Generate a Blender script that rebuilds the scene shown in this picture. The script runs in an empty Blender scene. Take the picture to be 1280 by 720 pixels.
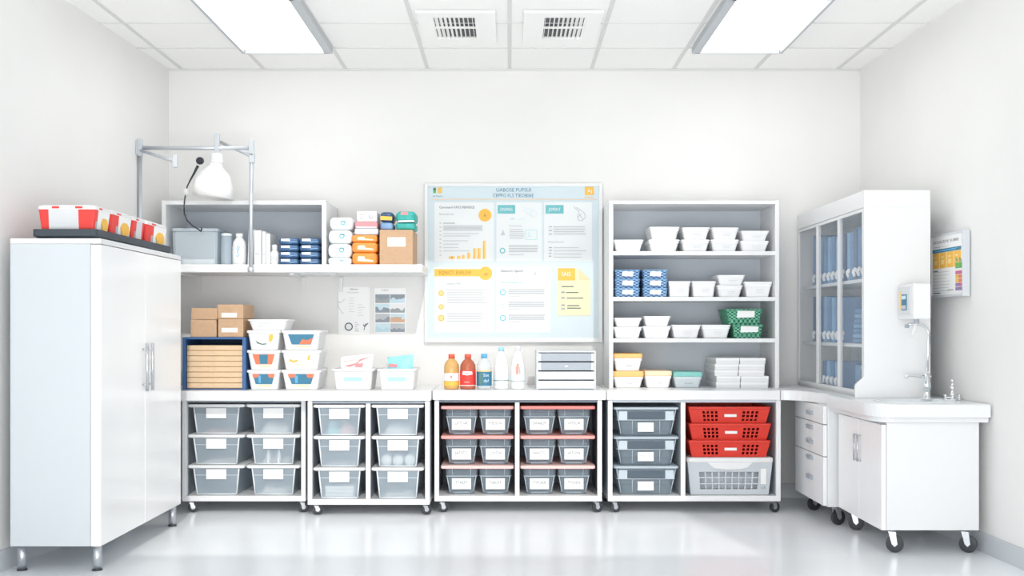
import bpy, bmesh, math, random
from mathutils import Vector, Matrix
random.seed(7)
PI = math.pi
sc = bpy.context.scene
COL = sc.collection
# ------------------------------------------------------------------ survey of the room
F, CX, CY, CAMH = 1350.0, 637.0, 410.0, 1.068      # focal length (px of a 1280 frame), vanishing point, eye height
def X(px, d): return (px - CX) * d / F             # metres across at distance d
def H(py, d): return CAMH - (py - CY) * d / F      # height above floor at distance d
def L(n, d): return n * d / F                      # a length of n px at distance d
BACK, CEIL = 6.80, 2.70
def wl(y): return -2.146 - 0.043 * (BACK - y)      # left wall
def wr(y): return 2.207 + 0.034 * (BACK - y)       # right wall

# ------------------------------------------------------------------ materials
MATS = {}
def mat(name, col, rough=0.5, metal=0.0, alpha=1.0, emis=0.0, noise=0.0, nscale=30.0, spec=0.5, bump=0.0):
    if name in MATS: return MATS[name]
    m = bpy.data.materials.new(name); m.use_nodes = True
    nt = m.node_tree; b = nt.nodes['Principled BSDF']
    b.inputs['Base Color'].default_value = (*col, 1); b.inputs['Roughness'].default_value = rough
    b.inputs['Metallic'].default_value = metal; b.inputs['Alpha'].default_value = alpha
    b.inputs['Specular IOR Level'].default_value = spec
    if emis:
        b.inputs['Emission Color'].default_value = (*col, 1); b.inputs['Emission Strength'].default_value = emis
    if noise or bump:
        tc = nt.nodes.new('ShaderNodeTexCoord'); n = nt.nodes.new('ShaderNodeTexNoise')
        n.inputs['Scale'].default_value = nscale; n.inputs['Detail'].default_value = 4
        nt.links.new(tc.outputs['Object'], n.inputs['Vector'])
        if noise:
            r = nt.nodes.new('ShaderNodeValToRGB')
            lo = [max(0, c * (1 - noise)) for c in col]; hi = [min(1, c * (1 + noise)) for c in col]
            r.color_ramp.elements[0].color = (*lo, 1); r.color_ramp.elements[1].color = (*hi, 1)
            r.color_ramp.elements[0].position = .3; r.color_ramp.elements[1].position = .7
            nt.links.new(n.outputs['Fac'], r.inputs['Fac']); nt.links.new(r.outputs['Color'], b.inputs['Base Color'])
        if bump:
            bp = nt.nodes.new('ShaderNodeBump'); bp.inputs['Strength'].default_value = bump; bp.inputs['Distance'].default_value = .004
            nt.links.new(n.outputs['Fac'], bp.inputs['Height']); nt.links.new(bp.outputs['Normal'], b.inputs['Normal'])
    MATS[name] = m
    return m
def weave(name, c1, c2, sx=90.0, sz=150.0):
    if name in MATS: return MATS[name]
    m = bpy.data.materials.new(name); m.use_nodes = True
    nt = m.node_tree; b = nt.nodes['Principled BSDF']; b.inputs['Roughness'].default_value = .7
    tc = nt.nodes.new('ShaderNodeTexCoord'); mp = nt.nodes.new('ShaderNodeMapping'); ck = nt.nodes.new('ShaderNodeTexChecker')
    nz = nt.nodes.new('ShaderNodeTexNoise'); nz.inputs['Scale'].default_value = 120
    mp.inputs['Scale'].default_value = (sx, sx, sz); ck.inputs['Scale'].default_value = 1
    ck.inputs['Color1'].default_value = (*c1, 1); ck.inputs['Color2'].default_value = (*c2, 1)
    mx = nt.nodes.new('ShaderNodeMixRGB'); mx.blend_type = 'OVERLAY'; mx.inputs['Fac'].default_value = .5
    nt.links.new(tc.outputs['Object'], mp.inputs['Vector']); nt.links.new(mp.outputs['Vector'], ck.inputs['Vector'])
    nt.links.new(tc.outputs['Object'], nz.inputs['Vector'])
    nt.links.new(ck.outputs['Color'], mx.inputs['Color1']); nt.links.new(nz.outputs['Fac'], mx.inputs['Color2'])
    nt.links.new(mx.outputs['Color'], b.inputs['Base Color'])
    MATS[name] = m
    return m
WALL = mat('wall_paint', (.805, .80, .787), .75, noise=.012, nscale=3)
FLOORM = mat('floor_resin', (.865, .89, .92), .24, noise=.02, nscale=2)
CEILM = mat('ceiling_tile', (.93, .925, .91), .8, noise=.015, nscale=60)
GRIDM = mat('ceiling_grid', (.70, .70, .69), .6)
BASEM = mat('baseboard_vinyl', (.55, .58, .61), .5)
WHITE = mat('white_laminate', (.80, .805, .81), .32)
WHITEG = mat('white_gloss', (.79, .80, .81), .28)
WPLAS = mat('white_plastic', (.79, .795, .80), .4)
WPLAS2 = mat('white_plastic_soft', (.66, .68, .70), .5)
GREYSHADE = mat('grey_interior_shade', (.60, .645, .70), .6)  # interior shade put into the colour of shelving, wall cabinet and red-basket cart
DARKSHADE = mat('dark_interior_shade', (.20, .23, .27), .6)  # deeper interior shade painted in, for the pink-lidded cart
MIDSHADE = mat('mid_interior_shade', (.30, .335, .38), .6)  # shade inside the frosted-bin carts, carried by the colour
SEAM = mat('seam_shadow_gap', (.30, .31, .32), .7)
STEEL = mat('brushed_steel', (.56, .58, .61), .32, .85)
PIPE = mat('galvanised_pipe', (.60, .63, .67), .38, .6)
CHROME = mat('chrome', (.78, .80, .82), .12, 1.0)
RUBBER = mat('black_rubber', (.035, .04, .047), .5)
BLACK = mat('black_plastic', (.03, .035, .045), .45)
TRAYM = mat('charcoal_tray', (.045, .06, .075), .5)
KRAFT = mat('kraft_card', (.53, .345, .215), .8, noise=.05, nscale=40)
KRAFTD = mat('kraft_edge', (.40, .23, .11), .85)
KRAFTL = mat('kraft_light', (.72, .53, .345), .8, noise=.05, nscale=40)
PAPER = mat('paper', (.86, .86, .855), .8)
INK = mat('ink_dark', (.10, .13, .15), .8)
INKG = mat('ink_grey', (.38, .41, .43), .8)
INKL = mat('ink_pale', (.56, .58, .60), .8)
BLUEF = mat('blue_box', (.045, .125, .31), .5)
BLUEC = mat('blue_cover', (.10, .235, .44), .55, noise=.12, nscale=14)
BLUEL = mat('blue_light_cover', (.22, .40, .62), .6, noise=.1, nscale=14)
BLUED = mat('blue_dark_cover', (.05, .12, .25), .6, noise=.15, nscale=14)
NAVY = mat('navy_pack', (.03, .075, .16), .3, noise=.25, nscale=30)
NAVY2 = mat('navy_pouch', (.045, .115, .24), .35, noise=.3, nscale=35)
RED = mat('red_plastic', (.70, .035, .018), .45)
REDC = mat('red_card', (.80, .05, .04), .5)
ORANGE = mat('orange_pack', (.86, .29, .05), .4, noise=.06, nscale=30)
AMBERP = mat('amber_print', (.88, .50, .08), .6)
AMBERL = mat('amber_light', (.92, .66, .28), .7)
TEAL = mat('teal_print', (.16, .50, .53), .6)
TEALP = mat('teal_pack', (.03, .36, .32), .45, noise=.15, nscale=30)
AQUA = mat('aqua_tint', (.42, .76, .76), .6)
CYANR = mat('cyan_ring', (.10, .55, .65), .6)
PINK = mat('pink_pack', (.75, .28, .30), .5)
PINKL = mat('pink_lid', (.78, .36, .33), .4)
PINKR = mat('rose_lid', (.74, .22, .20), .4)
PINKP = mat('pale_pink_lid', (.82, .55, .52), .4)
SKYP = mat('sky_print', (.62, .78, .85), .7)
PALE = mat('pale_blue_sheet', (.62, .71, .75), .6)
FROST = mat('frosted_plastic', (.56, .66, .745), .3, alpha=.46)
FROSTE = mat('frosted_edge', (.86, .90, .93), .3, alpha=.85)
CLEAR = mat('clear_plastic', (.33, .41, .48), .2, alpha=.44)
CLEARE = mat('clear_edge', (.60, .68, .74), .25, alpha=.75)
GREYLID = mat('grey_lid', (.45, .52, .58), .35, alpha=.92)
GLASS = mat('cabinet_glass', (.72, .80, .86), .05, alpha=.14)
GREYD = mat('grey_drawer', (.36, .40, .45), .4)
GREYL = mat('grey_drawer_light', (.62, .65, .68), .4)
OLID = mat('orange_lid', (.90, .50, .17), .5)
TLID = mat('teal_lid', (.25, .62, .57), .5)
CREAM = mat('cream_fill', (.80, .78, .74), .8, noise=.05, nscale=50)
CLOTHW = mat('white_cloth', (.80, .80, .79), .85, noise=.04, nscale=30)
WOVB = weave('blue_weave', (.035, .12, .28), (.30, .46, .66), 62, 120)
WOVG = weave('green_weave', (.01, .16, .09), (.20, .52, .36), 75, 105)
AMBER = mat('amber_liquid', (.72, .42, .13), .15, alpha=.82)
REDLIQ = mat('red_liquid', (.48, .12, .06), .15, alpha=.92)
WATER = mat('clear_bottle', (.78, .84, .87), .1, alpha=.5)
MILKY = mat('milky_bottle', (.86, .87, .87), .3, alpha=.9)
CAPB = mat('blue_cap', (.12, .42, .70), .4)
CAPLB = mat('light_blue_cap', (.35, .68, .88), .4)
CAPR = mat('red_cap', (.78, .12, .07), .4)
LAMPM = mat('lamp_enamel', (.86, .86, .85), .3)
PANELM = mat('light_diffuser', (1, 1, 1), .5, emis=2.2)
FRAMEG = mat('light_frame', (.50, .53, .56), .4, .3)
GREEN = mat('green_print', (.15, .45, .12), .6)
MAGENTA = mat('magenta_print', (.60, .14, .28), .6)
PURPLE = mat('purple_print', (.30, .22, .42), .6)
DGREEN = mat('dark_green_print', (.09, .20, .17), .6)
NAVYP = mat('navy_print', (.05, .20, .32), .6)
REDP = mat('vermilion_print', (.78, .20, .10), .6)

# ------------------------------------------------------------------ mesh helpers
class MB:
    """collects shapes into one mesh with several material slots"""
    def __init__(s): s.bm = bmesh.new(); s.mats = []
    def mi(s, m):
        if m not in s.mats: s.mats.append(m)
        return s.mats.index(m)
    def faces(s, vs, fs, m, smooth=False):
        i = s.mi(m); bv = [s.bm.verts.new(v) for v in vs]
        for f in fs:
            try:
                fc = s.bm.faces.new([bv[k] for k in f]); fc.material_index = i; fc.smooth = smooth
            except ValueError: pass
        return s
    def box(s, x0, x1, y0, y1, z0, z1, m, bev=0.0, seg=2):
        if x0 > x1: x0, x1 = x1, x0
        if y0 > y1: y0, y1 = y1, y0
        if z0 > z1: z0, z1 = z1, z0
        t = bmesh.new()
        v = [t.verts.new(p) for p in ((x0,y0,z0),(x1,y0,z0),(x1,y1,z0),(x0,y1,z0),(x0,y0,z1),(x1,y0,z1),(x1,y1,z1),(x0,y1,z1))]
        for f in ((3,2,1,0),(4,5,6,7),(0,1,5,4),(1,2,6,5),(2,3,7,6),(3,0,4,7)): t.faces.new([v[k] for k in f])
        if bev > 0:
            bev = min(bev, .49 * min(x1-x0, y1-y0, z1-z0))
            bmesh.ops.bevel(t, geom=list(t.edges), offset=bev, segments=seg, affect='EDGES', profile=.5)
        t.verts.index_update()
        s.faces([p.co[:] for p in t.verts], [[q.index for q in f.verts] for f in t.faces], m, bev > .012)
        t.free(); return s
    def loft(s, loops, m, cap0=True, cap1=True, smooth=False):
        n = len(loops[0]); vs = [p for lp in loops for p in lp]; fs = []
        for k in range(len(loops) - 1):
            for j in range(n):
                a = k*n + j; b = k*n + (j+1) % n
                fs.append((a, b, b + n, a + n))
        if cap0: fs.append(tuple(range(n))[::-1])
        if cap1: fs.append(tuple((len(loops)-1)*n + j for j in range(n)))
        return s.faces(vs, fs, m, smooth)
    def lathe(s, prof, m, c=(0,0), n=20, smooth=True):
        lps = [[(c[0]+r*math.cos(2*PI*j/n), c[1]+r*math.sin(2*PI*j/n), z) for j in range(n)] for r, z in prof]
        return s.loft(lps, m, smooth=smooth)
    def tube(s, pts, r, m, n=10):
        pts = [Vector(p) for p in pts]; lps = []
        for i, p in enumerate(pts):
            d = (pts[min(i+1, len(pts)-1)] - pts[max(i-1, 0)]).normalized()
            u = d.cross(Vector((0,0,1)));
            if u.length < .05: u = d.cross(Vector((0,1,0)))
            u.normalize(); w = u.cross(d)
            rr = r[i] if isinstance(r, (list, tuple)) else r
            lps.append([tuple(p + u*rr*math.cos(2*PI*j/n) + w*rr*math.sin(2*PI*j/n)) for j in range(n)])
        return s.loft(lps, m, smooth=True)
    def prism(s, poly, z0, z1, m):
        return s.loft([[(x, y, z0) for x, y in poly], [(x, y, z1) for x, y in poly]], m)
    def slab(s, poly, y0, y1, m):      # polygon in the XZ plane, thickness along Y
        return s.loft([[(x, y1, z) for x, z in poly], [(x, y0, z) for x, z in poly]], m)
    def flat(s, x0, x1, z0, z1, y, m, t=.0006):
        return s.box(x0, x1, y, y + t, z0, z1, m)
    def disc(s, cx, cz, r, y, m, n=20, t=.0006, r2=0):
        if r2 <= 0: return s.slab([(cx+r*math.cos(2*PI*j/n), cz+r*math.sin(2*PI*j/n)) for j in range(n)], y, y+t, m)
        o = [(cx+r*math.cos(2*PI*j/n), y, cz+r*math.sin(2*PI*j/n)) for j in range(n)]
        i = [(cx+r2*math.cos(2*PI*j/n), y, cz+r2*math.sin(2*PI*j/n)) for j in range(n)]
        return s.faces(o+i, [(j, (j+1)%n, n+(j+1)%n, n+j) for j in range(n)], m)
    def line(s, x0, z0, x1, z1, w, y, m, t=.0005):
        d = Vector((x1-x0, z1-z0)); q = Vector((-d.y, d.x)).normalized()*w/2
        return s.slab([(x0-q.x, z0-q.y), (x1-q.x, z1-q.y), (x1+q.x, z1+q.y), (x0+q.x, z0+q.y)], y, y+t, m)
    def text(s, txt, cx, cz, h, y, m, align='CENTER', width=None):
        cu = bpy.data.curves.new('t', 'FONT'); cu.body = txt; cu.size = h*1.4; cu.align_x = align; cu.align_y = 'CENTER'; cu.resolution_u = 2
        ob = bpy.data.objects.new('t', cu); me = ob.to_mesh()
        vs = [v.co.copy() for v in me.vertices]
        k = 1.0
        if width and vs:
            w = max(v.x for v in vs) - min(v.x for v in vs); k = width / w if w > 0 else 1
        s.faces([(cx + v.x*k, y, cz + v.y) for v in vs], [list(p.vertices) for p in me.polygons], m)
        ob.to_mesh_clear(); bpy.data.objects.remove(ob); bpy.data.curves.remove(cu)
        return s
    def lines(s, x0, x1, z, dz, n, y, m, w=.0022, ragged=.25):
        for k in range(n):
            s.flat(x0, x1 - (x1-x0)*random.random()*ragged, z - k*dz - w/2, z - k*dz + w/2, y, m)
        return s
    def build(s, name, parent=None, loc=None, solid=0.0):
        me = bpy.data.meshes.new(name); bmesh.ops.recalc_face_normals(s.bm, faces=s.bm.faces[:]) if not getattr(s, 'keep', False) else None
        s.bm.to_mesh(me); s.bm.free()
        for m in s.mats: me.materials.append(m)
        o = bpy.data.objects.new(name, me); COL.objects.link(o)
        if parent: o.parent = parent
        if loc: o.location = loc
        if solid:
            md = o.modifiers.new('thick', 'SOLIDIFY'); md.thickness = solid; md.offset = 0
        return o
def rrect(hw, hd, r, z, cx=0, cy=0, n=4):
    r = min(r, hw*.95, hd*.95); out = []
    for qx, qy, a0 in ((1,-1,-90),(1,1,0),(-1,1,90),(-1,-1,180)):
        for k in range(n+1):
            a = math.radians(a0 + 90*k/n)
            out.append((cx + qx*(hw-r) + r*math.cos(a), cy + qy*(hd-r) + r*math.sin(a), z))
    return out
def thing(name, label, cat, loc=(0,0,0), rot=0.0, group=None):
    o = bpy.data.objects.new(name, None); COL.objects.link(o); o.empty_display_size = .05
    o.location = loc; o.rotation_euler = (0, 0, rot); o['label'] = label; o['category'] = cat
    if group: o['group'] = group
    return o
def tag(o, label, cat, group=None):
    o['label'] = label; o['category'] = cat
    if group: o['group'] = group
    return o
def struct(o): o['kind'] = 'structure'; return o

# ------------------------------------------------------------------ the room
YF = -1.2                                            # wall behind the camera
m = MB(); m.box(-3.2, 3.2, YF-.1, BACK+.3, -.1, 0, FLOORM); struct(m.build('floor'))
m = MB(); m.box(-3.0, 3.0, BACK, BACK+.1, 0, CEIL, WALL); struct(m.build('wall_back'))
def side_wall(name, fn, s):
    m = MB(); a, b = fn(YF), fn(BACK)
    m.prism([(a, YF), (b, BACK), (b+.1*s, BACK), (a+.1*s, YF)][::s], 0, CEIL, WALL); return struct(m.build(name))
side_wall('wall_left', wl, -1); side_wall('wall_right', wr, 1)
# ceiling with an unseen opening added and shaped to frame the sun patches
SK = [(-1.19, 1.51), (-1.79, 5.22), (1.17, 5.22), (1.80, 1.51)]
m = MB(); m.box(-3.0, 3.0, 5.22, BACK+.1, CEIL, CEIL+.08, CEILM); m.box(-3.0, 3.0, YF-.1, 1.51, CEIL, CEIL+.08, CEILM)
m.prism([(-3.0, 1.51), SK[0], SK[1], (-3.0, 5.22)][::-1], CEIL, CEIL+.08, CEILM); m.prism([(3.0, 1.51), (3.0, 5.22), SK[2], SK[3]][::-1], CEIL, CEIL+.08, CEILM)
struct(m.build('ceiling'))
T = .516
m = MB()
for k in range(-5, 6):
    if abs(k*T) < 2.35: m.box(k*T-.011, k*T+.011, 5.225, BACK, CEIL-.004, CEIL, GRIDM)
for k in range(1, 4):
    y = BACK - k*T; m.box(wl(y), wr(y), y-.006, y+.006, CEIL-.0045, CEIL, GRIDM)
m.box(wl(BACK), wr(BACK), BACK-.012, BACK, CEIL-.012, CEIL, GRIDM)
struct(m.build('trim_1'))
BH = .092
m = MB(); m.box(wl(BACK), wr(BACK), BACK-.012, BACK, 0, BH, BASEM); struct(m.build('baseboard_back'))
for nm, fn, s in (('baseboard_left', wl, 1), ('baseboard_right', wr, -1)):
    m = MB(); a, b = fn(YF), fn(BACK)
    m.prism([(a, YF), (b, BACK-.012), (b+.012*s, BACK-.012), (a+.012*s, YF)][::s], 0, BH, BASEM); struct(m.build(nm))

# ceiling lights (2 tiles long) and vents
for sx, lab in ((-1, 'recessed square-edged ceiling light panel over the tall white storage cabinet on the left'),
                (1, 'recessed ceiling light panel on the right, toward the glass fronted cabinet')):
    x = sx*2.5*T + (.0 if sx < 0 else .03); y1 = 6.27; y0 = y1 - 2*T
    t = thing('ceiling_light', lab, 'ceiling light', (x, (y0+y1)/2, CEIL-.03), 0, 'recessed light panels')
    hw, hd = T/2+.004, (y1-y0)/2
    m = MB()
    for q in (-1, 1):
        m.box(q*hw, q*(hw-(.045 if q != sx else .016)), -hd, hd, -.01, .026, FRAMEG); m.box(-hw+.022, hw-.022, q*hd, q*(hd-.014), -.01, .026, FRAMEG)
    m.build('frame', t)
    m = MB(); m.box(-hw+.022, hw-.022, -hd+.014, hd-.014, .006, .02, PANELM); m.build('diffuser', t)
    m = MB(); m.box(sx*(hw+.002), sx*(hw+.008), -hd, hd, .012, .026, BLACK); m.build('dark_trim', t)  # thin black strip along the outer edge
for sx, lab in ((-1, 'square ceiling air vent with dark louvres, left of the pair'), (1, 'square ceiling air vent with dark louvres, right of the pair')):
    t = thing('ceiling_vent', lab, 'air vent', (sx*.278, 5.82, CEIL-.012), 0, 'ceiling air vents')
    m = MB(); hw, hd = .205, .29
    a = -sx
    xo0, xo1 = (-.125, .095)
    if sx > 0: xo0, xo1 = (-.095, .125)
    m.box(-hw, xo0, -hd, hd, -.006, .008, CEILM); m.box(xo1, hw, -hd, hd, -.006, .008, CEILM)
    m.box(xo0, xo1, -hd, -.20, -.006, .008, CEILM); m.box(xo0, xo1, .21, hd, -.006, .008, CEILM)
    m.build('frame', t)
    m = MB(); m.box(xo0, xo1, -.20, .21, .008, .0115, BLACK); m.build('duct_opening', t)
    m = MB(); m.box(xo0, xo1, -.005, .012, -.004, .004, CEILM); m.build('crossbar', t)
    for k in range(10):
        f = k/9; x = xo0 + (xo1-xo0)*(f*.93+.02)
        w = .003 + .0185*(f if sx > 0 else 1-f)
        m = MB(); m.faces([(x, -.20, -.003), (x + w*sx*1.0, -.20, .006), (x + w*sx, .21, .006), (x, .21, -.003)], [(0,1,2,3)], CEILM)
        m.build('louvre', t, solid=.002)

# ------------------------------------------------------------------ worktops
WT, WB = .71, .655
def worktop(x0, x1, y0, y1, label):
    m = MB(); m.box(x0, x1, y0, y1, WB, WT, WHITE, .004)
    return tag(m.build('worktop'), label, 'worktop', 'white worktops along the back wall')
XA1 = X(538.5, 6.12)
worktop(-2.11, XA1, 6.12, 6.795, 'long white worktop under the kraft boxes and white tubs, over two rolling carts')
XB1 = X(757.5, 6.2)
worktop(XA1+.004, XB1, 6.19, 6.795, 'white worktop under the row of bottles and the grey drawer unit')
XC1 = X(975, 6.2)
worktop(XB1+.004, XC1, 6.19, 6.795, 'white worktop below the tall open shelving unit')
# corner worktop with a curved inner edge
poly = [(XC1+.003, 6.19)]
for k in range(9):
    a = k/8; poly.append((XC1+.02 + .15*math.sin(a*PI/2), 5.795 + .395*math.cos(a*PI/2)))
poly += [(wr(5.8)-.006, 5.795), (wr(6.79)-.006, 6.79), (XC1+.003, 6.79)]
m = MB(); m.prism(poly, WB, WT, WHITE)
tag(m.build('corner_worktop'), 'white corner worktop with curved edge under the glass cabinet', 'worktop')

# ------------------------------------------------------------------ casters and carts
def caster(t, x, y, h, wr_, rot=.4, dark=True):
    c = MB()
    wz = wr_
    c.lathe([(wr_*.42, h), (wr_*.42, h-.008), (wr_*.3, h-.010), (wr_*.3, h-.016)], STEEL, (0, 0), 12)
    cs, sn = math.cos(rot), math.sin(rot)
    off = wr_*.45
    def P(u, v, z): return (u*cs - v*sn, u*sn + v*cs, z)
    w = wr_*.34
    for q in (-1, 1):
        a = [P(-wr_*.25, q*w, h-.012), P(wr_*.55, q*w, h-.012), P(off+wr_*.3, q*w, wz), P(off, q*w, wz-wr_*.3), P(off-wr_*.32, q*w, wz)]
        b = [P(-wr_*.25, q*(w+.004), h-.012), P(wr_*.55, q*(w+.004), h-.012), P(off+wr_*.3, q*(w+.004), wz), P(off, q*(w+.004), wz-wr_*.3), P(off-wr_*.32, q*(w+.004), wz)]
        c.loft([a, b], STEEL)
    c.loft([[P(-wr_*.25, -w, h-.012), P(wr_*.55, -w, h-.012), P(wr_*.55, w, h-.012), P(-wr_*.25, w, h-.012)],
            [P(-wr_*.25, -w, h-.018), P(wr_*.6, -w, h-.018), P(wr_*.6, w, h-.018), P(-wr_*.25, w, h-.018)]], STEEL)
    o = c.build('caster', t, (x, y, 0))
    k = MB(); n = 20; ww = w*.8
    for r0, r1, mm, e in ((wr_*.62, wr_, RUBBER, 0), (wr_*.12, wr_*.62, (RUBBER if dark else STEEL), .001), (0.0005, wr_*.16, STEEL, .003)):
        lp = []
        for r, v in ((r0, -ww-e), (r1, -ww*.8-e), (r1, ww*.8+e), (r0, ww+e)):
            lp.append([P(off + r*math.cos(2*PI*j/n), v, wz + r*math.sin(2*PI*j/n)) for j in range(n)])
        k.loft(lp, mm, smooth=False)
    k.build('wheel', o)
    return o
def cart(px0, px1, d, dividers, label, back, ybar=(620, 626.7), post=5.6, wheel=.0305, shade=None):
    x0, x1 = X(px0, d), X(px1, d); cx = (x0+x1)/2; hw = (x1-x0)/2
    D = 6.72 - d; pw = L(post, d)
    zb, zt = H(ybar[1], d), H(ybar[0], d)
    t = thing('rolling_cart', label, 'cart', (cx, d + D/2, 0), 0, 'white rolling carts under the worktops')
    f, b = -D/2, D/2
    m = MB(); m.box(-hw, hw, f, b, zb, zt, WHITE, .002); m.build('base_shelf', t)
    for q in (-1, 1):
        m = MB(); m.box(q*hw, q*(hw-pw), f, f+.035, zt, WB-.002, WHITE, .002); m.box(q*hw, q*(hw-pw*.7), f+.035, b-.012, zt, WB-.002, shade or MIDSHADE); m.build('side_panel', t)
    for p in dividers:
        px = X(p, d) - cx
        m = MB(); m.box(px-pw/2, px+pw/2, f, f+.03, zt, WB-.016, WHITE, .002); m.box(px-pw/2.6, px+pw/2.6, f+.03, b-.012, zt, WB-.016, shade or MIDSHADE); m.build('divider', t)
    m = MB(); m.box(-hw+pw, hw-pw, f+.01, b-.012, WB-.016, WB-.002, shade or MIDSHADE); m.build('top_panel', t)
    m = MB(); m.box(-hw, hw, b-.012, b, zt, WB-.002, back); m.build('back_panel', t)  # panel added behind; its grey stands in for shade inside the cart
    for qx in (-1, 1):
        for qy, r in ((f+.05, .5), (b-.06, -.6)):
            caster(t, qx*(hw-.035), qy, zb, wheel, (.35 if qx > 0 else .25) + (0 if qy < 0 else 2.0), dark=False)
    return t, zt
D1, D2, D3, D4 = 6.21, 6.125, 6.21, 6.21
c1, z1 = cart(227.5, 382, D1, [], 'white rolling cart nearest the tall cabinet, holding six frosted bins', MIDSHADE)
c2, z2 = cart(384.5, 537, D2, [460], 'white rolling cart of frosted bins with a centre divider, second from the left', MIDSHADE, (624.3, 631))
c3, z3 = cart(543, 752.5, D3, [646.5], 'wide white rolling cart with pink-lidded clear bins, under the bottles', DARKSHADE, shade=DARKSHADE)
c4, z4 = cart(760, 976, D4, [854], 'wide white rolling cart holding red baskets, under the tall shelving', GREYSHADE, shade=GREYSHADE)

# ---------------- frosted bins (carts 1 and 2)
def frosted_bin(px0, px1, d, z, h, dep, label, group):
    x0, x1 = X(px0, d), X(px1, d); hw = (x1-x0)/2; hd = dep/2; lh = L(4.2, d)
    t = thing('frosted_bin', label, 'storage bin', ((x0+x1)/2, d + hd, z), 0, group)
    bw, tw = hw*.70, hw*.80; th = h - lh
    m = MB()
    m.loft([rrect(bw, hd*.90, .012, .0015), rrect(tw, hd*.95, .014, th)], FROST, True, False)
    # pale tubes along the front edges, edge highlights put in as colour
    for q in (-1, 1): m.tube([(q*bw*.985, -hd*.895, .004), (q*tw*.985, -hd*.945, th)], .0045, FROSTE, 6)
    m.tube([(-bw*.97, -hd*.897, .005), (bw*.97, -hd*.897, .005)], .004, FROSTE, 6)
    m.flat(-tw*.93, tw*.93, th*.74, th*.755, -hd*.94-.002, FROSTE)
    m.build('body', t)
    m = MB()
    m.loft([rrect(hw*.94, hd*.97, .012, th), rrect(hw, hd, .015, th+lh*.25), rrect(hw, hd, .015, h-.003), rrect(hw*.985, hd*.985, .015, h-.0005)], WPLAS)
    m.build('lid', t)
    m = MB(); lw = L(12.5, d); yb = -hd*.953-.004
    m.box(-lw-.01*0+.0, lw, yb, yb+.003, th*.60, th*.97, PAPER); m.build('label_plate', t)
    return t
def heap(name, px0, px1, d, z, h, dep, mts, label, cat, seed, group=None):
    random.seed(seed); nx, ny = 14, 8; x0, x1 = X(px0, d), X(px1, d); hw = (x1-x0)/2; hd = dep/2
    m = MB(); hs = {}
    ph = [(random.uniform(3, 9), random.uniform(3, 9), random.uniform(0, 6)) for _ in range(4)]
    top = {}; vs = []
    for i in range(nx+1):
        for j in range(ny+1):
            u, v = i/nx, j/ny
            e = min(1, 5*min(u, 1-u, v, 1-v))
            q = .62 + .38*sum(math.sin(a*u*2+c)*math.cos(b*v+c) for a, b, c in ph)/2
            vs.append(((u-.5)*2*hw, (v-.5)*2*hd, .002 + max(.0, h*q*e**.5)))
    bm_i = len(mts)
    for i in range(nx):
        for j in range(ny):
            pass
    for k, mm in enumerate(mts):
        fs = [(i*(ny+1)+j, (i+1)*(ny+1)+j, (i+1)*(ny+1)+j+1, i*(ny+1)+j+1) for i in range(nx) for j in range(ny) if (i*bm_i//nx) == k]
        used = sorted({a for f in fs for a in f}); ix = {a: n for n, a in enumerate(used)}
        m.faces([vs[a] for a in used], [[ix[a] for a in f] for f in fs], mm, True)
    bmesh.ops.remove_doubles(m.bm, verts=m.bm.verts[:], dist=1e-5)
    m.faces([(-hw, -hd, .001), (hw, -hd, .001), (hw, hd, .001), (-hw, hd, .001)], [(0,1,2,3)], mts[0])
    o = m.build(name, None, ((x0+x1)/2, d+.03+hd, z+.002))
    return tag(o, label, cat, group)
random.seed(7)
BD = .46
rows1 = ['top', 'middle', 'bottom']
hb1 = (WB - .025 - z1) / 3
for cI, (a, b) in enumerate(((234, 305.5), (307.5, 375))):
    for r in range(3):
        z = z1 + (2-r)*hb1 + .0006
        frosted_bin(a, b, D1+.012, z, hb1-.0012, BD, f"frosted bin with blank label, {['left','right'][cI]} column, {rows1[r]} row of cart nearest the tall cabinet", 'frosted bins in the first cart')
hb2 = (WB - .022 - z2) / 3
for cI, (a, b) in enumerate(((391.2, 456.3), (464, 529.8))):
    for r in range(3):
        z = z2 + (2-r)*hb2 + .0006
        frosted_bin(a, b, D2+.012, z, hb2-.0012, BD, f"frosted bin with blank label, {['left','right'][cI]} of the divider, {rows1[r]} row of second cart", 'frosted bins in the second cart')
def zr1(r): return z1 + (2-r)*hb1 + .003
def zr2(r): return z2 + (2-r)*hb2 + .003
dd = D1 + .03
heap('packet_filling', 250, 288, dd, zr1(0), .022, .3, [PINKP], 'flat pinkish packets in the upper left frosted bin of the first cart', 'packets', 1)
heap('packet_filling', 250, 288, dd, zr1(1), .024, .3, [CREAM], 'flat cream packets in the middle left frosted bin of the first cart', 'packets', 2)
heap('net_bundle', 323, 358, dd, zr1(0), .075, .3, [CLOTHW], 'crumpled white netting in the upper right frosted bin of the first cart', 'netting', 3)
heap('cream_packet', 323, 358, dd, zr1(1), .045, .3, [CREAM], 'cream packets beside small bottles in the middle right frosted bin of the first cart', 'packets', 4)
heap('folded_cloth', 323, 358, dd, zr1(2), .05, .3, [CREAM, CLOTHW], 'folded cream cloths in the bottom right frosted bin of the first cart', 'cloth', 5)
for k, px in enumerate((335, 348)):
    m = MB(); m.lathe([(.012, 0), (.013, .05), (.006, .062), (.006, .085)], MILKY, n=12)
    o = m.build('small_bottle', None, (X(px, dd), D1+.045, zr1(1)+.001)); tag(o, ['slim pale bottle, left of two inside the middle right bin of the first cart', 'slim pale bottle, right of two inside the middle right bin of the first cart'][k], 'bottle')
dd = D2 + .03
heap('folded_cloth', 405, 442, dd, zr2(0), .085, .3, [AQUA, PINKP], 'aqua and pink cloths in the upper left frosted bin of the second cart', 'cloth', 6)
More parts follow.
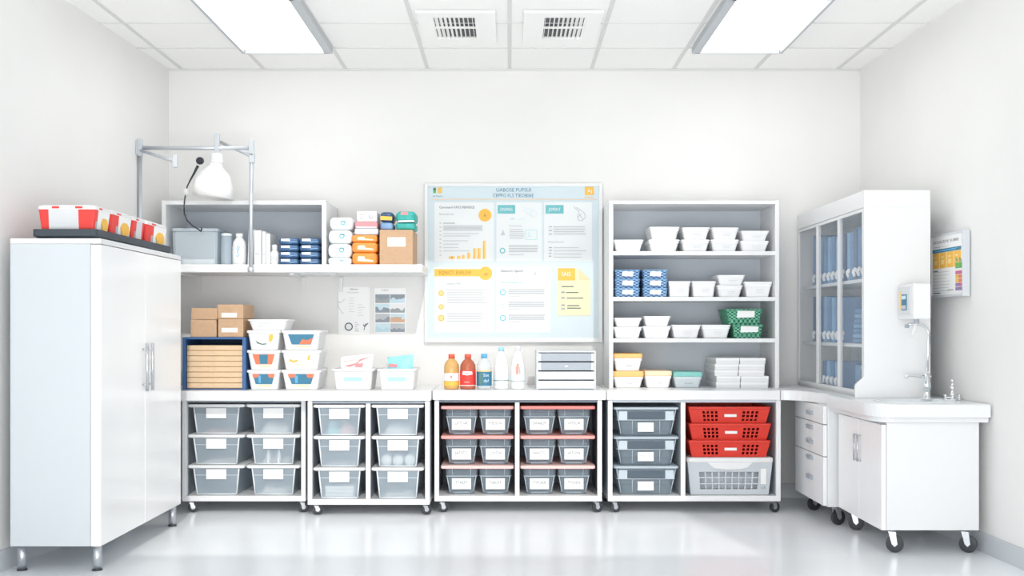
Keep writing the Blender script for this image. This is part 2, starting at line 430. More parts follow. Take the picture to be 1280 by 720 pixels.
heap('folded_cloth', 479, 516, dd, zr2(0), .075, .3, [CLOTHW], 'rumpled white cloth in the upper right frosted bin of the second cart', 'cloth', 7)
heap('flat_packet', 405, 442, dd, zr2(1), .014, .3, [CLOTHW], 'thin pale packets in the middle left frosted bin of the second cart', 'packets', 8)
heap('small_packet', 479, 516, dd, zr2(2), .03, .3, [CREAM], 'small pale packets in the bottom right frosted bin of the second cart', 'packets', 9)
for k, px in enumerate((482.5, 497, 511.5)):
    m = MB(); n = 18; r = .031
    for r0, r1, mm in ((.010, r, CLOTHW),):
        m.loft([[(q0*math.cos(2*PI*j/n), y, r + q0*math.sin(2*PI*j/n)) for j in range(n)] for q0, y in ((r0, .0), (r1*.93, 0), (r1, .006), (r1, .22), (r1*.9, .226))], mm, smooth=True)
    o = m.build('bandage_roll', None, (X(px, dd), D2+.05, zr2(1)+.002))
    tag(o, ['white bandage roll, left of three in the middle right bin of the second cart', 'white bandage roll, middle of three in the middle right bin of the second cart', 'white bandage roll, right of three in the middle right bin of the second cart'][k], 'bandage roll', 'bandage rolls in a frosted bin')
for k in range(3):
    m = MB(); x0, x1 = X(405, dd), X(442, dd); m.box(-(x1-x0)/2, (x1-x0)/2, 0, .3, 0, .021, CLOTHW, .009, 3)
    o = m.build('folded_towel', None, ((x0+x1)/2, D2+.05, zr2(2)+.002+k*.0215))
    tag(o, f"folded white towel, {['bottom', 'middle', 'top'][k]} of the pile in the bottom left bin of the second cart", 'towel', 'folded towels in a frosted bin')

# ---------------- clear twin bins with pink lids (cart 3)
def clear_bin(x0, x1, y, z, h, dep, label, txt, group):
    hw = (x1-x0)/2; hd = dep/2
    t = thing('clear_bin', label, 'storage bin', ((x0+x1)/2, y+hd, z), 0, group)
    m = MB(); bw = hw*.80
    m.loft([rrect(bw*.93, hd*.86, .018, .001), rrect(bw, hd*.9, .02, .008), rrect(hw*.93, hd*.95, .02, h*.70)], CLEAR, True, False)
    m.loft([rrect(hw*.96, hd*.97, .02, h*.70), rrect(hw, hd, .02, h)], CLEAR, False, False)
    for q in (-1, 1):
        m.tube([(q*bw*.9, -hd*.88, .012), (q*hw*.9, -hd*.945, h*.70)], .003, CLEARE, 6)
        m.tube([(q*hw*.55, -hd*.96, h*.70), (q*hw*.57, -hd*.995, h*.98)], .002, CLEARE, 5)
    m.box(-bw*.62, bw*.62, -hd*.87, -hd*.86, .004, .012, CLEARE)
    m.build('body', t)
    m = MB(); m.tube([p for p in rrect(hw*.97, hd*.975, .02, h*.70)] + [rrect(hw*.97, hd*.975, .02, h*.70)[0]], .0028, CLEARE, 5); m.build('rim', t)
    m = MB(); yl = -hd*.935-.008; a = L(12, 6.25)
    m.box(-a, a, yl, yl+.002, h*.20, h*.62, PAPER)
    m.text(txt, 0, h*.45, .016, yl-.0006, INK, width=a*1.3); m.text(txt[1:5].lower(), -.005, h*.32, .007, yl-.0006, INKG)
    m.build('label_card', t)
    return t
WORDS = [['LATTOAR', 'PTEDSON', 'DINABLM', 'HITEOR'], ['JATSTC', 'CONTEW', 'INACTC', 'JATOIN'], ['TTAEFT', 'TSBOIT', 'TIFOEB', 'TFIOEN']]
h3 = (H(507.5, D3+.02) - z3) / 3
lidh = .0185
d3 = D3 + .02
for r in range(3):
    z = z3 + (2-r)*h3 + .0006
    for s, (a, b, cells) in enumerate(((551, 642.3, ((556.5, 597), (598.8, 639.5))), (650.2, 744, ((653.5, 695), (697, 738))))):
        for c, (p, q) in enumerate(cells):
            clear_bin(X(p, d3+.03), X(q, d3+.03), d3+.03, z, h3-lidh-.0018, .40,
                      f"clear bin with card, {['left', 'right'][c]} of pair, {rows1[r]} row, {['left', 'right'][s]} half of pink-lidded cart", WORDS[r][2*s+c], 'clear bins under pink lids')
        m = MB(); x0, x1 = X(a, d3), X(b, d3); hw = (x1-x0)/2
        mm = [PINKR if s else PINKL, PINKL, PINKP][r]
        m.loft([rrect(hw*.985, .222, .01, 0), rrect(hw, .225, .012, .004), rrect(hw, .225, .012, lidh-.003), rrect(hw*.99, .222, .012, lidh)], mm)
        o = m.build('bin_lid', None, ((x0+x1)/2, d3+.225, z + h3-lidh-.0008))
        tag(o, f"long pink lid across a pair of clear bins, {rows1[r]} row, {['left', 'right'][s]} half of the cart", 'lid', 'pink lids over clear bins')

# ---------------- cart 4: clear tubs, red baskets, white basket
d4 = D4 + .015
def clear_tub(r, z, h):
    x0, x1 = X(767, d4), X(849, d4); hw = (x1-x0)/2; hd = .23
    t = thing('clear_tub', f"large clear grey-lidded tub with card, {rows1[r]} of three stacked beside the red baskets", 'storage bin', ((x0+x1)/2, d4+hd, z), 0, 'clear tubs with grey lids')
    lh = .014; th = h-lh-.002; m = MB()
    m.loft([rrect(hw*.76, hd*.85, .03, .001), rrect(hw*.80, hd*.88, .03, .012), rrect(hw*.86, hd*.93, .03, th*.62)], CLEAR, True, False)
    m.loft([rrect(hw*.88, hd*.945, .03, th*.62), rrect(hw*.93, hd*.98, .03, th)], CLEAR, False, False)
    for q in (-1, 1):
        m.tube([(q*hw*.42, -hd*.89, .012), (q*hw*.42, -hd*.94, th*.6)], .0022, CLEARE, 5)
        m.tube([(q*hw*.76, -hd*.87, .012), (q*hw*.90, -hd*.96, th)], .003, CLEARE, 5)
        m.box(q*hw*.58, q*hw*.84, -hd*.975, -hd*.965, th*.62, th*.95, CLEARE)
    m.build('body', t)
    m = MB(); lp = rrect(hw*.89, hd*.955, .03, th*.62); m.tube(lp+[lp[0]], .0035, CLEARE, 5); m.build('rim', t)
    m = MB(); m.box(-hw*.56, hw*.56, -hd*.99, -hd*.985, th*.66, th*.93, mat('slot_shade', (.07, .10, .13), .6)); m.build('dark_slot_plate', t)  # dark plate in place of an open slot, its shade painted on
    m = MB(); m.loft([rrect(hw*.97, hd*.97, .02, th+.001), rrect(hw, hd, .022, th+.004), rrect(hw, hd, .022, h-.003), rrect(hw*.98, hd*.98, .022, h)], GREYLID); m.build('lid', t)
    m = MB(); y = -hd*.935-.006; a = L(10, d4); m.box(-a-.003, a-.003, y, y+.002, th*.18, th*.52, PAPER)
    m.text(['Rxvo H', 'MeicA', 'Trasey'][r], -.002, th*.37, .013, y-.0006, INKG, width=a*1.3); m.flat(-a*.6, a*.3, th*.25, th*.265, y-.0006, INKL); m.build('label_card', t)
h4 = (H(509, d4) - z4)/3
for r in range(3): clear_tub(r, z4 + (2-r)*h4 + .0006, h4 - .0012)

def grid_side(m, p00, p10, p11, p01, us, vs, hole, mm):
    """bilinear wall with real openings where hole(i,j)"""
    def P(u, v):
        a = Vector(p00).lerp(Vector(p10), u); b = Vector(p01).lerp(Vector(p11), u); return tuple(a.lerp(b, v))
    n = len(vs)
    pts = [P(u, v) for u in us for v in vs]
    fs = [(i*n+j, (i+1)*n+j, (i+1)*n+j+1, i*n+j+1) for i in range(len(us)-1) for j in range(n-1) if not hole(i, j)]
    m.faces(pts, fs, mm)
def cells(u0, u1, n, f=.62):
    out = []; w = (u1-u0)/n
    for k in range(n): out += [u0 + w*k + w*(1-f)/2, u0 + w*k + w*(1+f)/2]
    return out
def hole_basket(t, w, dep, h, tb, hw_us, vs, hole, mm, solid=.004, sides=True):
    a, b = w/2, dep/2; A, B = a*tb, b*(tb+.02)
    m = MB()
    grid_side(m, (-A,-B,0), (A,-B,0), (a,-b,h), (-a,-b,h), hw_us, vs, hole, mm)
    grid_side(m, (A,B,0), (-A,B,0), (-a,b,h), (a,b,h), hw_us, vs, hole, mm)
    grid_side(m, (-A,B,0), (-A,-B,0), (-a,-b,h), (-a,b,h), [0,1], [0,1], lambda i,j: False, mm)
    grid_side(m, (A,-B,0), (A,B,0), (a,b,h), (a,-b,h), [0,1], [0,1], lambda i,j: False, mm)
    m.faces([(-A,-B,0), (A,-B,0), (A,B,0), (-A,B,0)], [(0,1,2,3)], mm)
    return m.build('body', t, solid=solid)
x0, x1 = X(861, d4+.01), X(964, d4+.01); xr = (x0+x1)/2
zw = z4 + .004
hwB = H(573, d4) - z4           # white basket with lid
RH = L(20.8, d4)
us = [0] + cells(.15, .36, 4) + cells(.66, .90, 4) + [1]
vs = [0, .14, .30, .37, .53, .60, .76, 1]
def red_hole(i, j): return i % 2 == 1 and i != 8 and 0 < i < len(us)-2 and j in (1, 3, 5) and not (i == 9-1)
us_red = [0] + cells(.15, .36, 4) + cells(.66, .88, 4) + [1]
for r in range(3):
    z = zw + hwB + .004 + (2-r)*(RH+.001)
    t = thing('red_basket', f"red plastic basket with slotted front and white tag, {['top', 'middle', 'bottom'][r]} of the stack of three", 'basket', (xr + (-.004, 0, -.003)[r], d4+.23, z), 0, 'red slotted baskets')
    w = (x1-x0); 
    hole_basket(t, w*.985, .44, RH-.004, .905, us_red, vs, lambda i, j: i % 2 == 1 and i < 17 and j in (1, 3, 5), RED, .005)
    m = MB(); o = rrect(w/2, .23, .015, RH-.016); i_ = rrect(w/2-.02, .21, .012, RH-.016)
    m.loft([rrect(w/2-.006, .224, .015, RH-.013), rrect(w/2, .23, .015, RH-.011), rrect(w/2, .23, .015, RH-.001), rrect(w/2-.018, .212, .012, RH), rrect(w/2-.018, .212, .012, RH-.013)], RED, False, False); m.build('rim', t)
    m = MB(); m.box(-.034+(.006), .036+(.006), -.2195, -.214, RH*.38, RH*.54, PAPER); m.build('tag', t)
    if r == 0:
        m = MB(); m.box(-w/2*.88, w/2*.88, -.19, .19, .02, .026, RED); m.build('inner_floor', t)
x0, x1 = X(858.5, d4), X(967.5, d4); w = x1-x0
t = thing('white_basket', 'large white grid-sided basket with a lid under the red baskets', 'basket', ((x0+x1)/2, d4+.23, zw))
lh = .026; bh = hwB - lh
us = [0] + cells(.115, .86, 9, .80) + [1]; vs = [0] + cells(.14, .72, 3, .80) + [1]
hole_basket(t, w*.965, .44, bh, .92, us, vs, lambda i, j: i % 2 == 1 and 0 < i < len(us)-2 and j % 2 == 1 and j < 6, mat('grey_white_plastic', (.56, .60, .635), .45), .005)
m = MB(); m.loft([rrect(w/2*.97, .222, .02, bh-.004), rrect(w/2, .23, .024, bh+.003), rrect(w/2, .23, .024, bh+lh-.006), rrect(w/2-.008, .222, .022, bh+lh)], WPLAS)
tw = [(-.135, bh), (-.095, bh-.034), (-.03, bh-.042), (.06, bh-.04), (.10, bh-.03), (.13, bh)]
m.slab(tw, -.2285, -.218, WPLAS); m.build('lid', t)
m = MB(); m.box(w/2*.70, w/2*.83, -.2235, -.2205, bh*.32, bh*.80, PAPER, .004); m.text('a 5', w/2*.765, bh*.21, .014, -.222, INK); m.build('tag', t)
m = MB(); m.box(-w/2*.80, w/2*.80, -.17, .17, .004, bh*.80, mat('pale_cloth', (.60, .64, .68), .9, noise=.08, nscale=25), .03, 3)
tag(m.build('linen_bundle', None, ((x0+x1)/2, d4+.23, zw+.004)), 'pale grey linen bundle filling the white grid-sided basket', 'linen')

# ------------------------------------------------------------------ tall open shelving
DS = 6.40
xs0, xs1 = X(761.5, DS), X(974, DS); hw = (xs1-xs0)/2; cxs = (xs0+xs1)/2; Dp = BACK-.004-DS
t = thing('shelving_unit', 'tall white open shelving unit with four bays, standing on the worktop', 'shelving', (cxs, DS+Dp/2, WT))
zt = H(250.7, DS) - WT; st = L(5.0, DS)
for q in (-1, 1):
    m = MB(); m.box(q*hw, q*(hw-st), -Dp/2, Dp/2-.008, 0, zt, WHITE, .0015)
    for zz in (.85, .60, .33): m.box(q*(hw-st), q*(hw-st-.0015), -.02, .13, zz, zz+.004, INKL)
    m.build('side_panel', t)
m = MB(); m.box(-hw+st, hw-st, -Dp/2, Dp/2-.008, zt-L(4.3, DS), zt, WHITE, .0015); m.build('top_panel', t)
m = MB(); m.box(-hw, hw, Dp/2-.008, Dp/2, 0, zt, GREYSHADE); m.build('back_panel', t)
SH = [H(313.9, DS), H(371.2, DS), H(423, DS)]
for z in SH:
    m = MB(); m.box(-hw+st, hw-st, -Dp/2+.002, Dp/2-.008, z-WT-L(5, DS), z-WT, WHITE, .0015); m.build('shelf', t)

BINW = mat('bin_white', (.89, .895, .90), .45)
def lidded_bin(px0, px1, d, z, ytop, ybase, dep, label, group, lid=None, body=None, name='white_bin', mark='line', dz=0, lidf=.14, txt=None, taper=.80):
    """tapered tub with an overhanging lid; sizes read at distance d"""
    x0, x1 = X(px0, d), X(px1, d); hw = (x1-x0)/2; hd = dep/2; h = L(ybase-ytop, d)
    t = thing(name, label, 'bin', ((x0+x1)/2, d+hd, z), 0, group)
    lid = lid or BINW; body = body or BINW; lh = h*lidf; th = h-lh; m = MB()
    m.loft([rrect(hw*taper*.97, hd*taper*.97, .012, .0008), rrect(hw*taper, hd*taper, .014, .006), rrect(hw*.92, hd*.93, .016, th*.80), rrect(hw*.955, hd*.96, .016, th*.80), rrect(hw*.96, hd*.965, .016, th)], body)
    m.build('body', t)
    m = MB(); m.loft([rrect(hw*.97, hd*.97, .014, th), rrect(hw, hd, .016, th+lh*.2), rrect(hw, hd, .016, h-lh*.25), rrect(hw*.97, hd*.97, .014, h-.0005)], lid); m.build('lid', t)
    yb = -hd*(taper+.06)-.012
    m = MB()
    if txt: m.text(txt, hw*.05, th*.42, .012, yb+.003, INKG)
    else:
        m.flat(-hw*.20, hw*.42, th*.52, th*.545, yb+.002, INKL); m.flat(-hw*.15, hw*.35, th*.36, th*.38, yb+.002, INKL)
    m.build('marking', t)
    return t
d = DS + .03
G = 'white bins on the tall shelving'
z = SH[0] + .0005
RB = .27
lidded_bin(767, 804.5, d, z, 299, 313.8, RB, 'white lidded bin alone at the left end of the top shelf', G)
def pair(px0, px1, ymid, ytop, yb, z, la, lb, up=None, d=d):
    hgt = L(yb-ymid, d)
    lidded_bin(px0, px1, d, z, ymid, yb, RB, la, G)
    u0, u1 = up or (px0+1, px1)
    lidded_bin(u0, u1, d, z+hgt+.0006, ytop, ymid, RB, lb, G)
pair(811, 850, 298.8, 283, 313.8, z, 'lower white lidded bin of the leftmost stack of two on the top shelf', 'upper white lidded bin of the leftmost stack of two on the top shelf')
pair(851.8, 887.6, 298.8, 283.6, 313.8, z, 'lower white lidded bin of the second stack of two on the top shelf', 'upper white lidded bin of the second stack of two on the top shelf')
pair(889, 924.2, 298.8, 283.8, 313.8, z, 'lower white lidded bin of the third stack of two on the top shelf', 'upper white lidded bin of the third stack of two on the top shelf')
pair(925.5, 962, 300.4, 288, 313.8, z, 'lower white lidded bin at the right end of the top shelf', 'upper white lidded bin at the right end of the top shelf')
z = SH[1] + .0005
for c, (a, b) in enumerate(((768.5, 800.5), (803.5, 835))):
    bh = L(11.3, d)
    for r in range(3):
        x0, x1 = X(a, d), X(b, d); hw_ = (x1-x0)/2
        t = thing('woven_basket', f"blue woven basket with white tag, {['bottom', 'middle', 'top'][r]} of the {['left', 'right'][c]} stack on the second shelf", 'basket', ((x0+x1)/2, d+.13, z + r*(bh+.0005)), 0, 'blue woven baskets')
        m = MB(); lps = []
        for k in range(9):
            f = k/8; e = .0022*(k % 2)
            lps.append(rrect(hw_*(.93+.06*f)+e-.002, .13*(.93+.06*f)+e-.002, .014, .0005 + f*(bh-.006)))
        m.loft(lps, WOVB); m.build('body', t)
        m = MB(); m.loft([rrect(hw_*.985, .129, .015, bh-.006), rrect(hw_, .13, .015, bh-.004), rrect(hw_, .13, .015, bh-.001), rrect(hw_*.97, .127, .014, bh)], BLUEL); m.build('rim', t)
        m = MB(); m.slab([(-.034, bh*.30), (.030, bh*.26), (.036, bh*.78), (-.030, bh*.82)], -.1345, -.1325, PAPER); m.build('tag', t)
lidded_bin(835.8, 863.8, d, z, 351, 371, RB, 'first white lidded bin right of the blue woven baskets, second shelf', G, taper=.86)
lidded_bin(865.2, 895.5, d, z, 351, 371, RB, 'second white lidded bin right of the blue woven baskets, second shelf', G, taper=.84)
pair(897, 929, 356, 343.4, 371, z, 'lower white lidded bin of the only stack of two on the second shelf', 'upper white lidded bin with overhanging lid, highest on the second shelf', (897, 932))
lidded_bin(931, 966, d, z, 351.6, 371, RB, 'white lidded bin at the right end of the second shelf', G)
z = SH[2] + .0005
pair(766.8, 802.8, 408.3, 397, 422.6, z, 'lower white lidded bin of the left stack on the third shelf', 'upper white lidded bin of the left stack on the third shelf')
pair(804, 839, 407.3, 395, 422.6, z, 'lower white lidded bin of the second stack on the third shelf', 'upper white lidded bin of the second stack on the third shelf')
lidded_bin(840, 876.5, d, z, 405.6, 422.6, RB, 'single white lidded bin right of the stacks on the third shelf', G)
lidded_bin(877.6, 914, d, z, 405.6, 422.6, RB, 'single white lidded bin touching the green baskets on the third shelf', G)
gz = z
for r, (a, b, hh) in enumerate(((916, 955.5, 17.4), (908, 954.5, 19.3))):
    x0, x1 = X(a, d), X(b, d); hw_ = (x1-x0)/2; bh = L(hh, d)
    t = thing('woven_basket', ['lower green woven basket with white tag on the third shelf', 'upper green woven basket with white tag on the third shelf'][r], 'basket', ((x0+x1)/2, d+.14, gz), 0, 'green woven baskets')
    m = MB(); lps = []
    for k in range(11):
        f = k/10; e = .0025*(k % 2)
        lps.append(rrect(hw_*(.84+.12*f)+e-.002, .14*(.84+.12*f)+e-.002, .016, .0005 + f*(bh-.008)))
    m.loft(lps, WOVG); m.build('body', t)
    m = MB(); m.loft([rrect(hw_*.97, .136, .016, bh-.010), rrect(hw_, .14, .017, bh-.007), rrect(hw_, .14, .017, bh-.002), rrect(hw_*.97, .137, .015, bh-.0005)], WOVG); m.build('rim', t)
    m = MB(); m.slab([(-.05, bh*.42), (.055, bh*.45), (.058, bh*.86), (-.045, bh*.88)], -.1435, -.1415, PAPER); m.build('tag', t)
    gz += bh + .0005
z = WT + .0005
GO = 'tubs with coloured lids on the lowest shelf'
ho = L(20, d)
lidded_bin(766.5, 805, d, z, 465.6, 486.5, RB, 'white tub with orange lid, lower of the stack of two, lowest shelf', GO, OLID, BINW, 'lidded_tub', lidf=.34, txt='remw.')
lidded_bin(767, 803.5, d, z+L(20.9, d)+.0006, 443.5, 465.6, RB, 'white tub with orange lid, upper of the stack of two, lowest shelf', GO, OLID, BINW, 'lidded_tub', lidf=.26, txt='cabela')
lidded_bin(806, 840.5, d, z, 465.2, 486.5, RB, 'white tub with pale lid edged in orange, single beside the stacked orange-lidded tubs', GO, mat('peach_lid', (.90, .66, .44), .5), BINW, 'lidded_tub', lidf=.30, txt='Upit')
lidded_bin(842, 878.5, d, z, 466.4, 486.5, RB, 'pale tub with teal lid beside the flat white cartons', GO, TLID, mat('pale_tub', (.70, .76, .79), .5), 'lidded_tub', lidf=.30, txt='deewet')
ch = L(7.4, d)
for r in range(5):
    for c in range(2):
        if r >= 2: a, b = ((894, 923.6), (923.9, 956.5))[c]
        else: a, b = ((895, 925.2), (925.5, 960.5))[c]
        o_ = (0, .6, -.8, -.4, .8)[r]
        x0, x1 = X(a+o_, d), X(b+o_, d)
        t = thing('flat_carton', f"flat white carton, {['bottom', 'second from bottom', 'middle', 'second from top', 'top'][r]} of the {['left', 'right'][c]} pile on the lowest shelf", 'carton', ((x0+x1)/2, d+.17, z + r*(ch+.0006)), 0, 'flat white cartons on the lowest shelf')
        hw_ = (x1-x0)/2 - .0006
        m = MB(); m.box(-hw_*.985, hw_*.985, -.168, .168, 0, ch*.55, WPLAS, .001); m.build('tray', t)
        m = MB(); m.box(-hw_, hw_, -.17, .17, ch*.55, ch, BINW, .001); m.build('cover', t)

# ------------------------------------------------------------------ long wall shelf and open cabinet, left
DW = 6.33
SHT, SHB = 1.441, 1.394
xl = X(196, DW); xr_ = X(528, DW)
t = thing('wall_shelf', 'long white wall shelf above the kraft boxes on the left', 'shelf', ((xl+xr_)/2, (DW+BACK-.002)/2, SHB))
hw = (xr_-xl)/2; hd = (BACK-.002-DW)/2
m = MB(); m.box(-hw, hw, -hd, hd, 0, SHT-SHB, WHITE, .004); m.build('board', t)
for px in (238, 372, 420):
    x = X(px, 6.6) - (xl+xr_)/2
    m = MB(); m.box(x-.012, x+.012, -hd+.08, hd, -.012, 0, WHITE); m.box(x-.012, x+.012, hd-.012, hd, -.10, -.012, WHITE); m.build('bracket', t)
m = MB(); x = X(400, 6.4) - (xl+xr_)/2; m.box(x-.11, x+.10, -hd+.05, -hd+.075, -.010, 0, WPLAS2, .003); m.build('edge_rail', t)
DC = 6.37
x0, x1 = X(202, DC), X(407.5, DC); hw = (x1-x0)/2; Dp = BACK-.004-DC
t = thing('wall_cabinet', 'white open-fronted cabinet on the long wall shelf, behind the hanging lamp', 'cabinet', ((x0+x1)/2, DC+Dp/2, SHT))
zt = H(250.5, DC)-SHT; pt = L(5.2, DC)
for q in (-1, 1):
    m = MB(); m.box(q*hw, q*(hw-pt), -Dp/2, Dp/2-.01, 0, zt, WHITE, .0015); m.build('side_panel', t)
m = MB(); m.box(-hw+pt, hw-pt, -Dp/2, Dp/2-.01, zt-pt, zt, WHITE, .0015); m.build('top_panel', t)
m = MB(); m.box(-hw, hw, Dp/2-.01, Dp/2, 0, zt, GREYSHADE); m.build('back_panel', t)
ZS = SHT + .0006
d = 6.40
# clear lidded box
x0, x1 = X(215, d), X(272, d); hw = (x1-x0)/2
t = thing('clear_box', 'large clear plastic box with lid on the wall shelf, black cable running to it', 'storage box', ((x0+x1)/2, d+.15, ZS))
h = L(46, d)
m = MB(); m.loft([rrect(hw*.93, .138, .015, .001), rrect(hw*.97, .145, .015, h-.02)], mat('box_plastic', (.74, .84, .90), .25, alpha=.5), True, False)
for q in (-1, 1): m.tube([(q*hw*.92, -.137, .006), (q*hw*.96, -.144, h-.02)], .003, CLEARE, 5)
m.build('body', t)
m = MB(); m.loft([rrect(hw*.98, .148, .015, h-.02), rrect(hw*1.04, .155, .018, h-.016), rrect(hw*1.04, .155, .018, h-.004), rrect(hw, .15, .015, h)], CLEARE); m.build('lid', t)
for k, (a, b) in enumerate(((227, 239), (240, 255), (256, 266))):
    w = L(b-a, d)/2
    m = MB(); m.box(-w, w, 0, .12, 0, .034, PAPER, .004); o = m.build('small_carton', None, (X((a+b)/2, d+.03), d+.05, ZS+.003))
    tag(o, f"small white carton inside the clear lidded box, {['left', 'middle', 'right'][k]} of three", 'carton', 'small cartons in the clear box')
# frosted jar, white bottle, binders, small bottle
r = L(7.2, d)
t = thing('frosted_bottle', 'tall frosted ribbed container between the clear box and the white bottle', 'container', (X(280.5, d), d+.05, ZS))
m = MB(); prof = [(r*.9, 0), (r, .006)]
for k in range(12): prof.append((r*(1 if k % 2 else .955), .012 + k*.012))
prof += [(r*.96, .165), (r*.9, .175)]
m.lathe(prof, FROST); m.build('body', t)
m = MB(); m.lathe([(r*.93, .1752), (r*.95, .178), (r*.95, .188), (r*.6, .192)], FROSTE); m.build('lid', t)
r = L(9.0, d)
t = thing('white_bottle', 'white round-shouldered bottle with blue script on the wall shelf', 'bottle', (X(297, d), d+.045, ZS))
m = MB(); m.lathe([(r*.86, 0), (r*.95, .004), (r*.98, .05), (r*.97, .11), (r*.85, .14), (r*.52, .160), (r*.45, .166)], WPLAS, n=24); m.build('body', t)
m = MB(); m.lathe([(r*.46, .1662), (r*.5, .168), (r*.5, .186), (r*.4, .19)], WPLAS, n=18); m.build('cap', t)
m = MB(); y = -r-.001
pts = [(-.008, .055), (.002, .05), (.008, .062), (-.004, .075), (.006, .09), (.012, .105), (.002, .112), (-.006, .098), (.004, .085)]
for a, b in zip(pts, pts[1:]): m.line(a[0], a[1], b[0], b[1], .003, y, CAPB, .0008)
m.build('script_mark', t)
for k, (a, b, tp, lean) in enumerate(((309, 315.5, 286, .10), (317, 326, 287.5, 0), (327, 331.5, 289, 0), (332, 337, 291.5, 0))):
    x0, x1 = X(a, d), X(b, d); h = L(331-tp, d); w = (x1-x0)/2
    t = thing('white_binder', ['white binder leaning at the left of the row on the wall shelf', 'thickest upright white binder on the wall shelf', 'thin white binder between two others on the wall shelf', 'shortest white binder, right end of the row on the wall shelf'][k], 'binder', ((x0+x1)/2, d+.10, ZS), 0, 'white binders on the wall shelf')
    s = lean*h*.35
    m = MB(); m.loft([[(-w, -.09, 0), (w, -.09, 0), (w, .09, 0), (-w, .09, 0)], [(-w+s, -.09, h), (w+s, -.09, h), (w+s, .09, h), (-w+s, .09, h)]], WPLAS if k % 2 else WPLAS2); m.build('cover', t)
    m = MB(); m.flat(-w*.6+s*.5, w*.6+s*.5, h*.30, h*.34, -.0912, INKL); m.flat(-w*.6+s*.5, w*.6+s*.5, h*.62, h*.80, -.0912, PAPER); m.build('spine_label', t)
r = L(5.4, d)
t = thing('small_white_bottle', 'small white bottle with a narrow cap beside the blue pouches', 'bottle', (X(342, d), d+.03, ZS))
m = MB(); m.lathe([(r*.9, 0), (r, .003), (r, .072), (r*.62, .086)], WPLAS); m.build('body', t)
m = MB(); m.lathe([(r*.62, .0862), (r*.66, .088), (r*.66, .118), (r*.5, .122)], WPLAS2); m.build('cap', t)
m = MB(); m.box(-r*.7, r*.7, -r-.001, -r+.001, .03, .05, INKL); m.build('label', t)

def pack(px0, px1, d, z, hpx, dep, mm, label, cat, group, name='wrapped_pack', rnd=.42, extra=None, tex=None):
    x0, x1 = X(px0, d), X(px1, d); hw = (x1-x0)/2; h = L(hpx, d)
    t = thing(name, label, cat, ((x0+x1)/2, d+dep/2, z), 0, group)
    m = MB(); m.box(-hw, hw, -dep/2, dep/2, 0, h, mm, h*rnd, 4); m.build('wrapping', t)
    if extra: extra(t, hw, dep/2, h)
    return t, h
def blue_extra(t, hw, hd, h):
    m = MB(); m.slab([(-hw*.72, h*.52), (hw*.15, h*.50), (hw*.12, h*.88), (-hw*.75, h*.86)], -hd-.0012, -hd+.004, PAPER); m.build('label', t)
    m = MB(); m.slab([(hw*.1, h*.30), (hw*.9, h*.42), (hw*.85, h*.50), (hw*.1, h*.42)], -hd-.001, -hd+.004, BLUEL); m.build('shine_stripe', t)
for c, (a, b) in enumerate(((348, 373.2), (374, 399.3))):
    z = ZS
    for r in range(4):
        _, h = pack(a, b, d, z, 8.4, .2, NAVY2, f"navy pouch with white label, {['bottom', 'second lowest', 'second highest', 'top'][r]} of {['left', 'right'][c]} stack in the wall cabinet", 'pouch', 'navy pouches in the wall cabinet', 'navy_pouch', .40, blue_extra)
        z += h + .0005
# packs to the right of the cabinet
d = 6.36
def wipe_extra(t, hw, hd, h):
    m = MB(); m.disc(hw*.16, h*.55, h*.20, -hd-.0012, TEAL, 16, .003, 0); m.disc(hw*.16, h*.57, h*.12, -hd-.0018, PAPER, 12, .002, 0)
    m.flat(hw*.02, hw*.4, h*.60, h*.66, -hd-.0022, NAVYP); m.build('logo', t)
    m = MB(); m.slab([(-hw*.6, h*.40), (-hw*.35, h*.38), (-hw*.35, h*.46), (-hw*.6, h*.50)], -hd-.0012, -hd+.003, INKL); m.build('print', t)
z = ZS
for r, (a, b, hp) in enumerate(((410, 439, 8.6), (409.5, 439.5, 17.5), (410, 440, 17), (411.5, 441, 16))):
    _, h = pack(a, b, d, z, hp, .2, mat('pale_wipe_pack', (.80, .85, .87), .35), f"white wipes pack with teal logo, {['bottom', 'second from bottom', 'second from top', 'top'][r]} of the stack beside the wall cabinet", 'wipes pack', 'white wipes packs', 'wipes_pack', .36, wipe_extra)
    z += h + .0005
def or_extra(t, hw, hd, h):
    m = MB(); m.slab([(-hw*.55, h*.30), (hw*.72, h*.22), (hw*.68, h*.36), (hw*.05, h*.46), (0, h*.68), (-hw*.5, h*.68)], -hd-.0012, -hd+.003, mat('cream_print', (.92, .80, .62), .6)); m.build('print', t)
z = ZS
for r, hp in enumerate((15, 13, 9)):
    _, h = pack(439.8, 471.3, d, z, hp, .2, ORANGE, f"orange pack with cream print, {['bottom', 'middle', 'top'][r]} of the three orange packs", 'pack', 'orange packs', 'orange_pack', .28, or_extra)
    z += h + .0005
_, h = pack(443, 472.5, d, z, 8.6, .2, mat('pale_violet_pack', (.66, .70, .78), .5), 'pale lilac pack resting on the orange packs', 'pack', None, 'lilac_pack', .3); z += h+.0005
def pink_extra(t, hw, hd, h):
    m = MB(); m.box(-hw*.95, hw*.95, -hd-.0008, -hd+.003, -.0, h*.16, PAPER); m.build('white_band', t)
_, h = pack(444, 471.5, d, z, 7.6, .2, PINK, 'rose red pack with a white band below the white box', 'pack', None, 'rose_pack', .2, pink_extra); z += h+.0005
def wb_extra(t, hw, hd, h):
    m = MB(); m.flat(-hw*.7, -hw*.3, h*.60, h*.66, -hd-.001, PINK); m.flat(-hw*.7, -hw*.35, h*.30, h*.36, -hd-.001, PINK); m.disc(hw*.4, h*.5, h*.22, -hd-.001, INKG, 16, .002); m.disc(hw*.42, h*.52, h*.13, -hd-.0016, PAPER, 12, .002); m.build('print', t)
pack(446, 471, d, z, 13.2, .2, WPLAS, 'white printed box topping the stack above the orange packs', 'box', None, 'white_box', .12, wb_extra)
